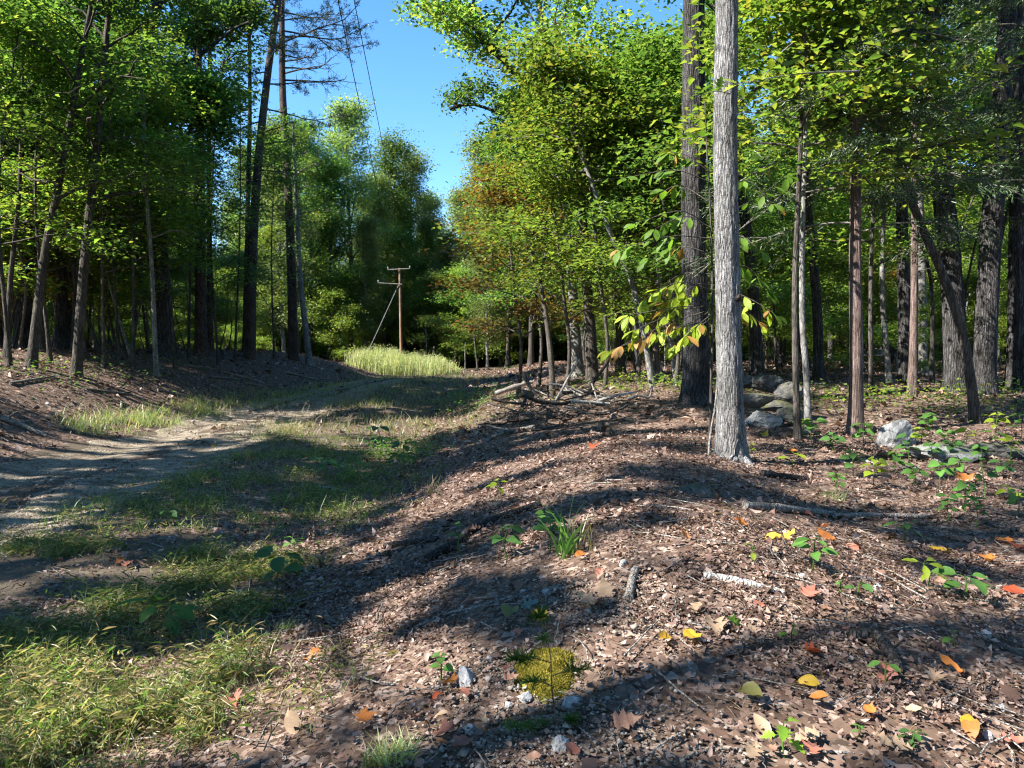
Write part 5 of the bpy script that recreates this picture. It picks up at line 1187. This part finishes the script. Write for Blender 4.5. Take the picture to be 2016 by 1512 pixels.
# coloured fallen leaves
rl = np.random.default_rng(17)
def fallen(px, py, spx, kind, mat, label, wav=.06, group=None, curl=None):
    p = gp(px, py); s = min(spx, 40 + (spx - 40) * .4) * p[1] / F; a = rl.uniform(0, 6.28)
    o = link('fallen_leaf', lm(kind, mat, fold=float(rl.choice([.05, .2, .35])), curl=float(rl.choice([-.35, .15, .3])) if curl is None else curl, wav=wav, seed=int(rl.integers(4))))
    n = nrm(np.array([rl.normal(0, .22), rl.normal(-.25, .2), 1])); d = np.array([math.cos(a), math.sin(a), rl.normal(0, .1)])
    d = nrm(d - n * (d @ n))
    put(o, p - d * s * .5 + [0, 0, .035], d, n, s); return tag(o, label, 'leaf', group)
for t in [(1066, 1228, 62, 'ov', 'yellow', 'large yellow fallen leaf with brown spots above the moss patch'), (1358, 1272, 46, 'heart', 'yellow', 'bright yellow round leaf right of centre foreground'), (1312, 1268, 38, 'ov', 'yellow', 'narrow yellow leaf left of the round one'),
          (1608, 1297, 44, 'maple', 'red', 'orange-red fallen leaf left of the rotten branch'), (1592, 1358, 46, 'ov', 'yellow', 'yellow-orange leaf below the orange-red one'), (1612, 1396, 50, 'ov', 'orange', 'orange curled leaf below the yellow-orange one'),
          (1905, 1438, 60, 'ov', 'yellow', 'yellow leaf in the lower right corner beside a white stone'), (1912, 1455, 42, 'heart', 'orange', 'orange-red leaf touching the lower right yellow leaf'), (1872, 1328, 66, 'hick', 'orange', 'long orange leaf below the green seedling at right'),
          (1520, 1068, 34, 'ov', 'yellow', 'yellow leaf below the sunlit log, left of two'), (1552, 1068, 34, 'lobe', 'yellow', 'yellow lobed leaf below the sunlit log, right of two'), (1622, 1066, 36, 'heart', 'orange', 'orange leaf beside the end of the thin dark stick'),
          (1455, 1042, 34, 'ov', 'orange', 'orange leaf under the left end of the sunlit log'), (1626, 1046, 34, 'ov', 'redbrown', 'peach-brown leaf right of the thin dark stick'), (1343, 1062, 30, 'maple', 'orange', 'orange leaf left of the logs'), (1990, 1178, 52, 'maple', 'red', 'orange-red leaf at the right edge beside big green seedling leaves'),
          (1850, 1088, 44, 'ov', 'yellow', 'dull yellow leaf behind the yellow-green seedling'), (1945, 1113, 36, 'maple', 'orange', 'orange leaf near the right edge above the red one'), (2003, 1083, 40, 'maple', 'red', 'red-brown leaf at the right edge in shade'), (1594, 1182, 44, 'maple', 'redbrown', 'russet leaf below the pale stick'),
          (1168, 886, 30, 'maple', 'red', 'small red leaf on the sunlit rise'), (720, 1420, 56, 'maple', 'orange', 'orange leaf at the bottom left of the moss patch'), (614, 1300, 60, 'lobe', 'orange', 'orange-tan lobed leaf at the edge of the grass'), (868, 1455, 66, 'maple', 'redbrown', 'large orange-brown leaf above the bright grass tuft'),
          (884, 1356, 34, 'maple', 'orange', 'small orange leaf left of the whitish stone'), (862, 1383, 30, 'ov', 'red', 'small red-brown leaf below the small orange one'), (912, 1378, 34, 'ov', 'redbrown', 'russet leaf right of the small orange one'), (908, 1488, 60, 'maple', 'redbrown', 'dark russet leaf at the bottom centre'),
          (1125, 1490, 40, 'heart', 'redbrown', 'reddish leaf at the bottom centre right'), (75, 1362, 56, 'maple', 'yellow', 'yellow leaf in the lower left grass'), (234, 1112, 22, 'maple', 'orange', 'orange leaf on the sunlit verge at left'), (255, 1116, 26, 'maple', 'redbrown', 'russet leaf beside the orange one on the verge'),
          (1142, 1102, 30, 'ov', 'orange', 'orange-yellow leaf at the foot of the tall grass clump'), (968, 1066, 28, 'ov', 'orange', 'pale orange leaf left of the tall grass clump'), (845, 1104, 26, 'ov', 'tan', 'tan leaf at the lower end of the dark log'), (1447, 1240, 46, 'lobe', 'greenleaf', 'bright green lobed leaf lying on brown leaves'),
          (1040, 1208, 42, 'lobe', 'blueleaf', 'blue-green lobed leaf left of the yellow spotted leaf'), (1003, 1226, 50, 'heart', 'olive', 'olive heart-shaped leaf below the blue-green leaf'), (1480, 1390, 70, 'heart', 'olive', 'large olive leaf in deep shade'), (1150, 1196, 50, 'maple', 'tan', 'dull tan maple-shaped leaf right of the yellow spotted leaf'),
          (1190, 1172, 50, 'maple', 'tan', 'tan leaf beside the upright thick stick'), (1480, 1500, 80, 'lobe', 'tan', 'large tan lobed leaf at the bottom right of centre'), (1590, 1465, 80, 'lobe', 'tan', 'large tan leaf beside the small white upright stone'), (1600, 1490, 60, 'maple', 'redbrown', 'pinkish brown leaf at the bottom below the seedling'),
          (1740, 1475, 60, 'lobe', 'tan', 'tan lobed leaf right of the trailing weed'), (1770, 1490, 60, 'lobe', 'tan', 'ridged tan leaf at the bottom right'), (1500, 1445, 110, 'hick', 'tan', 'long tan leaf left of the lobed seedling'), (1740, 1345, 60, 'maple', 'redbrown', 'pinkish brown leaf below the rotten branch'),
          (1710, 1418, 44, 'ov', 'orange', 'small orange-tan leaf above the trailing weed'), (1840, 1355, 90, 'lobe', 'tan', 'pale tan lobed leaf right of the rotten branch'), (575, 1440, 70, 'ov', 'tan', 'striped tan curled leaf at the edge of the grass'), (460, 1395, 60, 'maple', 'redbrown', 'russet leaf in the shaded edge of the grass'),
          (1235, 1440, 80, 'maple', 'brown', 'large brown leaf right of the speckled stone'), (1850, 1230, 40, 'maple', 'brown', 'brown curled leaf above the small seedling'), (1410, 1250, 60, 'maple', 'tan', 'tan leaf right of the bright yellow round leaf'), (2000, 1478, 60, 'maple', 'redbrown', 'russet leaf in the very corner at lower right'),
          (1970, 1068, 36, 'maple', 'orange', 'dull orange leaf under the vines at right'), (1895, 945, 44, 'maple', 'orange', 'orange-brown leaf among the vines'), (1505, 858, 26, 'ov', 'yellow', 'small yellow leaf near the twin stems'), (570, 990, 18, 'maple', 'yellow', 'small yellow leaf on the shaded grass'),
          (420, 880, 12, 'ov', 'yellow', 'tiny yellow leaf on the grass beside the track'), (1675, 1085, 44, 'ov', 'redbrown', 'russet leaf below the shaded log'), (1745, 900, 30, 'maple', 'orange', 'orange leaf below the white-faced boulder'), (1560, 895, 26, 'ov', 'orange', 'orange leaf near the pale oak')]:
    fallen(*t)
# more large brown leaves that cannot be told apart
for i in range(70):
    px, py = rl.uniform(480, 2040), rl.uniform(990, 1530)
    if px < 900 - (py - 1000) * .5: continue
    kd_, mt_ = str(rl.choice(['lobe', 'maple', 'ov', 'lobe'])), str(rl.choice(['brown', 'tan', 'brown', 'redbrown', 'brown']))
    fallen(px, py, rl.uniform(20, 34), kd_, mt_, f"{dict(brown='dark brown', tan='tan', redbrown='russet')[mt_]} {dict(lobe='lobed', maple='broad pointed', ov='oval')[kd_]} leaf {near(px, py)}", .08, 'loose brown leaves in the foreground')

def seedling(px, py, hpx, label, kind='ov', mat='seed', nl=6, spx=34, spreadpx=None, seed=0, cat='seedling', name='seedling', group=None, tiers=2, lean=0):
    rng = np.random.default_rng(seed + int(px)); p = gp(px, py); k = p[1] / F; h = hpx * k
    e = empty(name, p, label, cat, group)
    top = np.array([lean * k, rng.normal(0, .1) * h, h]); P = smooth_path([(0, 0, -.02), top * .5 + [rng.normal(0, .06) * h, 0, 0], top], 7)
    g = Geo(); tube(g, P, np.linspace(.0035, .002, 7) * (1 + .1 * p[1]), 5)
    a0 = rng.uniform(0, 6.28)
    for i in range(nl):
        t = 1 - .55 * (i // max(1, math.ceil(nl / tiers))) / tiers * 1.2; b = np.array([np.interp(t, np.linspace(0, 1, 7), P[:, c]) for c in range(3)])
        a = a0 + i * 2.4; s = spx * k * rng.uniform(.7, 1.15); pet = s * .35
        d = np.array([math.cos(a), math.sin(a) * .9, rng.uniform(.0, .45)]); c = b + d * pet
        tube(g, np.array([b, b + d * pet * .5 + [0, 0, .003], c]), [.0018, .0016, .0014], 4, cap=False)
        o = link('leaf', lm(kind, mat, fold=.14, curl=.2, wav=.012, seed=i % 3), e)
        n = np.array([rng.normal(0, .3), rng.normal(-.25, .25), 1]); put(o, c, d - [0, 0, rng.uniform(.1, .5)], n, s)
    link('stem', g.mesh('stem', M['weed'], True), e); return e
for i, t in enumerate([(1600, 1122, 62, 'round-leaved pale green seedling below the shaded log', 'ov', 'seed', 7, 34), (1482, 1108, 34, 'small one-leaved seedling left of the pale green one', 'ov', 'seed_y', 2, 26), (1782, 1068, 40, 'drooping seedling under the shaded log', 'hick', 'seed', 5, 36),
        (1820, 1166, 55, 'yellow-green compound-leaved seedling at right', 'hick', 'seed_y', 9, 32), (1900, 1182, 46, 'broad-leaved light green seedling right of the yellow-green one', 'ov', 'seed', 6, 46), (1690, 1180, 34, 'small dark seedling left of the yellow-green one', 'lobe', 'seed_d', 3, 26),
        (1745, 1352, 46, 'three-leaved seedling beside the rotten branch', 'ov', 'seed', 3, 28), (1876, 1275, 30, 'two-leaved tiny seedling right of the rotten branch', 'ov', 'seed', 2, 18), (906, 1090, 55, 'round-leaved seedling on the sunlit edge left of the tall grass', 'heart', 'seed', 4, 22),
        (868, 1345, 52, 'clover-like seedling left of the whitish stone', 'heart', 'seed', 6, 22), (545, 1185, 90, 'broad dark green seedling at the edge of the verge grass', 'ov', 'seed_d', 9, 44), (322, 1240, 55, 'bright green big-leaved weed in the lower left grass', 'hick', 'seed', 8, 58),
        (1545, 1492, 66, 'lobed green seedling at the bottom right of centre', 'lobe', 'greenleaf', 4, 46), (1800, 1470, 28, 'trailing small-leaved weed at lower right', 'ov', 'seed_d', 8, 26), (1690, 1452, 24, 'tiny weed left of the trailing one', 'ov', 'seed', 5, 14), (1560, 1262, 26, 'tiny bright seedling in the brown leaves', 'lobe', 'greenleaf', 3, 20),
        (1655, 1168, 22, 'tiny green sprig above the white stone', 'ov', 'seed', 4, 14), (1000, 1100, 60, 'wilted dark-leaved weed left of the tall grass clump', 'heart', 'seed_d', 8, 28), (1085, 1085, 60, 'dark ivy-like weed at the foot of the tall grass', 'heart', 'seed_d', 8, 26), (1075, 1050, 40, 'small ivy-leaved weed beside the dark log', 'heart', 'seed', 4, 22),
        (745, 905, 64, 'dark slender weed in the shaded clearing', 'ov', 'seed_d', 7, 24), (795, 935, 60, 'bushy dark weed in the shaded clearing', 'ov', 'seed_d', 12, 26), (640, 940, 34, 'low shaded weed beside the track', 'ov', 'seed_d', 9, 22), (330, 1035, 30, 'low dark weed near the shaded track', 'ov', 'seed_d', 7, 22),
        (580, 1085, 24, 'leafy pale weed at the top of the verge grass', 'hick', 'seed', 8, 20), (980, 975, 26, 'low yellowish weed on the rise', 'ov', 'seed_y', 5, 20), (1475, 895, 20, 'sprout at the right foot of the pale oak', 'ov', 'seed_y', 4, 20), (1560, 925, 30, 'yellow-green sprout beside the short black log', 'ov', 'seed_y', 3, 24)]):
    px, py, h, lb, kd, mt, nl, sp = t; seedling(px, py, h, lb, kd, mt, nl, sp, seed=i)
rv = np.random.default_rng(23)
vine = [(1600, 870), (1640, 880), (1580, 850), (1700, 880), (1760, 915), (1790, 900), (1815, 880), (1835, 905), (1860, 870), (1880, 900), (1905, 880), (1930, 920), (1955, 890), (1975, 930), (1990, 900), (1890, 950), (1850, 960), (1940, 970), (1985, 985), (1870, 1020), (1920, 1030), (1680, 930), (1720, 950), (1650, 960), (1800, 945), (2010, 860), (1960, 850), (1830, 840), (1900, 1000), (2005, 1010)]
for i, (px, py) in enumerate(vine):
    seedling(px, py + 10, rv.uniform(28, 60), f"{['light green', 'deep green', 'yellow-green', 'light green'][i % 4]} vine shoot {near(px, py)}", 'heart', ['seed', 'seed_d', 'seed_y', 'seed'][i % 4], int(rv.integers(5, 10)), 20, seed=200 + i, name='vine_shoot', cat='vine', group='vine shoots around the flat boulder', tiers=3)

# tall grass clump, bright tufts, dead dock stalk
def clump(px, py, hpx, n, label, mat, w=.006, lean=.35, bend=.5, name='grass_clump', r=.06):
    p = gp(px, py); rng = np.random.default_rng(int(px)); g = Geo(); a = rng.uniform(0, 6.28, n); q = r * np.sqrt(rng.random(n))
    x, y = np.cos(a) * q, np.sin(a) * q; h = hpx * p[1] / F * rng.uniform(.35, 1.05, n)
    blades(g, rng, x, y, h, np.full(n, w), lean, bend, z0=np.zeros(n), segs=5); return tag(link(name, g.mesh(name, mat), loc=p), label, 'grass')
clump(1115, 1095, 150, 26, 'tall broad-bladed grass clump standing on the rise', M['weed'], .008)
clump(1150, 1085, 90, 16, 'yellowish grass tuft right of the tall broad-bladed clump', M['grass_dry'], .005)
clump(782, 1495, 62, 160, 'bright green dense grass tuft at the bottom left of centre', M['grass_tall'], .0032, .7, .6, r=.07)
clump(745, 1505, 50, 90, 'second bright green grass tuft at the bottom edge', M['grass'], .003, .7, .6)
clump(850, 975, 50, 26, 'thin pale grass tuft at the edge of the rise', M['grass_dry'], .003, .3, .5)
clump(560, 1245, 40, 60, 'small green grass tuft at the right end of the lower left grass', M['grass'], .003, .6, .5)
clump(1640, 985, 34, 120, 'wispy green grass tuft in front of the shaded log', M['grass'], .0025, .6, .6, r=.12)
clump(450, 1420, 30, 60, 'short green tuft beside the russet leaf', M['grass'], .003, .7, .5)
def dock():
    p = gp(618, 1072); e = empty('dead_stalk', p, 'brown dead seed stalk standing at the edge of the verge', 'plant'); rng = np.random.default_rng(2)
    for dx, h in ((0, .17), (-.03, .12)):
        g = Geo(); P = smooth_path([(dx, 0, 0), (dx * 1.3, .01, h * .6), (dx * 1.6 + .004, 0, h)], 6); tube(g, P, np.linspace(.003, .0015, 6), 5); o = link('stem', g.mesh('stem', M['brownwood'], True), e)
        g = Geo(); N = 160; t = rng.random(N); c = np.array([dx * 1.4, 0, h * .45]) + np.c_[np.zeros(N), np.zeros(N), t * h * .55] + rng.normal(0, .006, (N, 3)); d, n = rand_dirs(rng, N, 1); leaf_tris(g, c, d, n, np.full(N, .012), np.full(N, .008)); link('seed_head', g.mesh('seed_head', M['litter']), o)
dock()

# moss patch: a cushion with tiny shoots
def moss():
    p = MOSS; k = p[1] / F; rx, ry, h = 68 * k, .2, .05; rng = np.random.default_rng(3); g = Geo()
    R, A = np.meshgrid(np.linspace(0, 1, 22), np.linspace(0, 2 * np.pi, 64, endpoint=False), indexing='ij')
    edge = 1 + .3 * (fbm(np.cos(A) * 1.4 + 3, np.sin(A) * 1.4, o=3) - .5) * 2
    X, Y_ = R * edge * rx * np.cos(A), R * edge * ry * np.sin(A)
    hz = lambda x, y, r: h * np.maximum(1 - r ** 2.2, 0) * (.6 + .8 * fbm(x * 22 + 5, y * 22, o=3)) - .004
    gz = lambda x, y: terrain(p[0] + x, p[1] + y) - p[2]
    Z = hz(X, Y_, R) + gz(X, Y_); n, m = R.shape; i = np.arange(n - 1)[:, None] * m; j = np.arange(m)[None]
    g.add(np.stack([X, Y_, Z], -1).reshape(-1, 3), np.stack([i + j, i + m + j, i + m + (j + 1) % m, i + (j + 1) % m], -1).reshape(-1, 4))
    o = link('moss_patch', g.mesh('moss_patch', M['moss'], True), loc=p); tag(o, 'golden-green moss cushion in the foreground among white stones', 'moss')
    N = 15000; r = np.sqrt(rng.random(N)); a = rng.uniform(0, 6.28, N); e = 1 + .3 * (fbm(np.cos(a) * 1.4 + 3, np.sin(a) * 1.4, o=3) - .5) * 2
    r = np.where(rng.random(N) < .2, r * rng.uniform(1, 1.45, N), r); x, y = r * e * rx * np.cos(a), r * e * ry * np.sin(a)
    kp = (r < .85) | (fbm(x * 40, y * 40, o=2) > .5); x, y, r = x[kp], y[kp], r[kp]; N = len(x); g = Geo(); d = nrm(np.c_[rng.normal(0, .5, (N, 2)), np.ones(N)])
    leaf_tris(g, np.c_[x, y, hz(x, y, r) + gz(x, y) - .003], d, nrm(rng.normal(0, 1, (N, 3))), rng.uniform(.008, .018, N), np.full(N, .0045), .1, .1)
    q = link('shoots', g.mesh('shoots', M['moss']), o); q['kind'] = 'stuff'
moss()

# pine seedling
def pine_seedling():
    p = gp(1098, 1435); k = p[1] / F; e = empty('pine_seedling', p, 'small pine seedling with thin needles standing in front of the moss', 'seedling'); rng = np.random.default_rng(8)
    T = np.array([(1062 - 1098) * k, .03, (1435 - 1215) * k]); P = smooth_path([(0, 0, -.01), (-.02, .01, T[2] * .35), (-.028, .02, T[2] * .7), T], 12)
    g = Geo(); tube(g, P, np.linspace(.003, .0012, 12), 6); link('stem', g.mesh('stem', M['brownwood'], True), e)
    for (dx, z, ln, nn, mt) in ((0, 1., .1, 90, 'seed_d'), (-95, .62, .09, 150, 'seed_d'), (60, .5, .08, 90, 'seed_d'), (-60, .42, .08, 90, 'seed_d'), (-100, .03, .06, 150, 'seed_y'), (35, .06, .06, 130, 'seed_y'), (-40, .02, .05, 70, 'seed_y'), (-30, .8, .07, 50, 'seed_d')):
        b = np.array([np.interp(z, np.linspace(0, 1, 12), P[:, c]) for c in range(3)]); c = np.array([dx * k, rng.uniform(-.05, .02), max(T[2] * z + .02, .015)]) if dx else b
        g = Geo()
        if dx: tube(g, np.array([b - [0, 0, .01], (b + c) / 2 + [0, 0, .01], c]), [.002, .0016, .0012], 5, cap=False); o = link('twig', g.mesh('twig', M['brownwood'], True), e)
        else: o = e
        g = Geo(); dd = nrm(rng.normal(0, 1, (nn, 3)) * [1, 1, .6] + [.3 * np.sign(dx), 0, .5]); cc = (c if not dx else b + (c - b) * rng.uniform(.45, 1, (nn, 1))) + np.zeros((nn, 3))
        leaf_tris(g, cc, dd, nrm(rng.normal(0, 1, (nn, 3))), rng.uniform(.5, 1, nn) * ln * .75, np.full(nn, .0011), 0, .2); link('needles', g.mesh('needles', M['weed']), o)
pine_seedling()

# hickory sapling behind the pale oak: big drooping leaflets
def hickory():
    Y = YM + .75; b = at(1398, 800, Y); b[2] = terrain(b[0], b[1]) - .03; rng = np.random.default_rng(6)
    e = empty('hickory_sapling', b, 'hickory sapling with large yellow-green drooping leaflets behind the pale oak', 'sapling')
    P = smooth_path([b, at(1402, 650, Y), at(1400, 450, Y), at(1392, 300, Y), at(1388, 200, Y)], 18) ; g = Geo(); tube(g, P - b, np.linspace(.022, .008, 18), 8); link('trunk', g.mesh('trunk', M['mid_bark'], True), e)
    tips = [((1400, 600), (1330, 620), (1250, 650), 'hick'), ((1400, 610), (1360, 640), (1290, 655), 'hick'), ((1400, 620), (1380, 640), (1350, 660), 'hick'), ((1400, 600), (1350, 585), (1310, 595), 'hick'), ((1400, 540), (1340, 545), (1270, 590), 'hick'), ((1400, 500), (1340, 490), (1280, 510), 'hick_d'),
            ((1400, 450), (1350, 430), (1290, 450), 'hick_d'), ((1400, 630), (1370, 650), (1330, 680), 'hick'), ((1400, 600), (1330, 610), (1240, 620), 'hick'), ((1400, 560), (1470, 590), (1530, 620), 'hick'), ((1400, 600), (1470, 620), (1500, 640), 'hick'), ((1400, 520), (1470, 530), (1510, 570), 'hick_d'),
            ((1400, 430), (1480, 400), (1550, 345), 'hick_d'), ((1400, 570), (1340, 560), (1300, 570), 'hick'), ((1400, 630), (1300, 660), (1200, 690), 'hick'), ((1400, 560), (1370, 565), (1340, 580), 'hick'), ((1400, 400), (1340, 370), (1300, 380), 'hick_d'), ((1400, 610), (1320, 640), (1225, 680), 'hick_b'), ((1400, 450), (1340, 420), (1250, 440), 'hick_d'), ((1400, 360), (1330, 340), (1230, 350), 'hick_d'), ((1400, 470), (1320, 470), (1220, 490), 'hick_d'), ((1400, 340), (1350, 310), (1320, 300), 'hick_d'), ((1400, 470), (1460, 470), (1500, 500), 'hick_d'), ((1400, 380), (1470, 360), (1520, 400), 'hick_d')]
    for a, m_, c, mt in tips:
        dy = rng.uniform(-.7, .45); Q = smooth_path([at(*a, Y), at(*m_, Y + dy * .5) + [0, 0, .03], at(*c, Y + dy)], 9)
        g = Geo(); tube(g, Q - b, np.linspace(.008, .003, 9), 5); br = link('branch', g.mesh('branch', M['twig'], True), e)
        dirx = nrm(Q[-1] - Q[0])
        for i in range(12):
            t = 1 if i < 5 else rng.uniform(.35, .95); p = np.array([np.interp(t, np.linspace(0, 1, 9), Q[:, k]) for k in range(3)])
            ang = rng.normal(0, 1.1); d = dirx * math.cos(ang) + np.array([-dirx[1], dirx[0], 0]) * math.sin(ang) + rng.normal(0, .2, 3); d[2] -= rng.uniform(.15, 1.1)
            o = link('leaf', lm('hick', 'hick_b' if rng.random() < .07 else mt, fold=.1, curl=.25, wav=.015, seed=i % 4), br)
            put(o, p - b + nrm(d) * .02, d, np.array([rng.normal(0, .4), rng.normal(-.4, .3), 1]), rng.uniform(.13, .23))
hickory()
# oak spray hanging in front of the pale oak
def oak_spray():
    Y = YM - .75; b = main_path[0]; rng = np.random.default_rng(12)
    for i, (a, c, n) in enumerate([((1690, 140), (1440, 168), 16), ((1560, 85), (1505, 150), 7), ((1440, 185), (1375, 190), 8), ((1395, 275), (1370, 280), 6), ((1470, 300), (1500, 310), 6)]):
        P = smooth_path([at(*a, Y + (1.2 if i == 0 else .3)), at((a[0] + c[0]) / 2, (a[1] + c[1]) / 2 - 8, Y + .2), at(*c, Y)], 10); b = P[0].copy()
        e = empty('oak_branch', b, ['long thin oak branch with bright lobed leaves in front of the pale trunk', 'short leafy oak twig above the bright branch', 'leafy twig left of the pale trunk at the top', 'small leafy twig between the two near oaks', 'shaded leafy twig right of the pale trunk'][i], 'branch')
        g = Geo(); tube(g, P - b, np.linspace(.014 if i == 0 else .006, .003, 10), 6); link('twig', g.mesh('twig', M['dead'], True), e)
        for k in range(n):
            t = rng.uniform(.45, 1) if i == 0 else rng.uniform(.2, 1); p = np.array([np.interp(t, np.linspace(0, 1, 10), P[:, q]) for q in range(3)])
            d = np.array([rng.normal(-.4, .7), rng.normal(0, .6), rng.normal(0, .5)])
            o = link('leaf', lm('lobe', 'hick' if i < 2 else 'hick_d', fold=.1, curl=.15, wav=.015, seed=k % 3), e); put(o, p - b, d, np.array([rng.normal(0, .4), rng.normal(-.5, .3), 1]), rng.uniform(.11, .17))
oak_spray()
# bark scar on the pale oak
p = at(1443, 590, YM); i = np.argmin(np.abs(main_path[:, 2] - p[2])); c = main_path[i]; r = main_rad[i]
d = nrm(np.array([p[0] - c[0] + .05, -r * .9, 0])); g = Geo(); q = c + d * (r - .005) - main_path[0]
tube(g, np.array([q - d * .02, q + d * .012, q + d * .02, q + d * .008]), [.05, .045, .03, .004], 14); link('bark_scar', g.mesh('bark_scar', M['rotten'], True), e_main)

b = main_path[0]
for k, a in enumerate((-2.6, -1.9, -1.1, -.3, .7, 2.2, 3.0)):
    d = np.array([math.cos(a), math.sin(a), 0]); L_ = .12 + .07 * (k % 3); P = [d * main_rad[0] * .95 + [0, 0, .1]]
    for t in (.35, .7, 1.0):
        q = d * (main_rad[0] * 1.0 + L_ * t) + np.array([-d[1], d[0], 0]) * .05 * math.sin(k + t * 2); P.append(np.array([q[0], q[1], float(terrain(b[0] + q[0], b[1] + q[1])) - b[2] + .035 - .06 * t]))
    g = Geo(); tube(g, smooth_path(P, 10), np.linspace(.055, .015, 10), 9); link('root', g.mesh('root', M['oak_bark'], True), e_main)
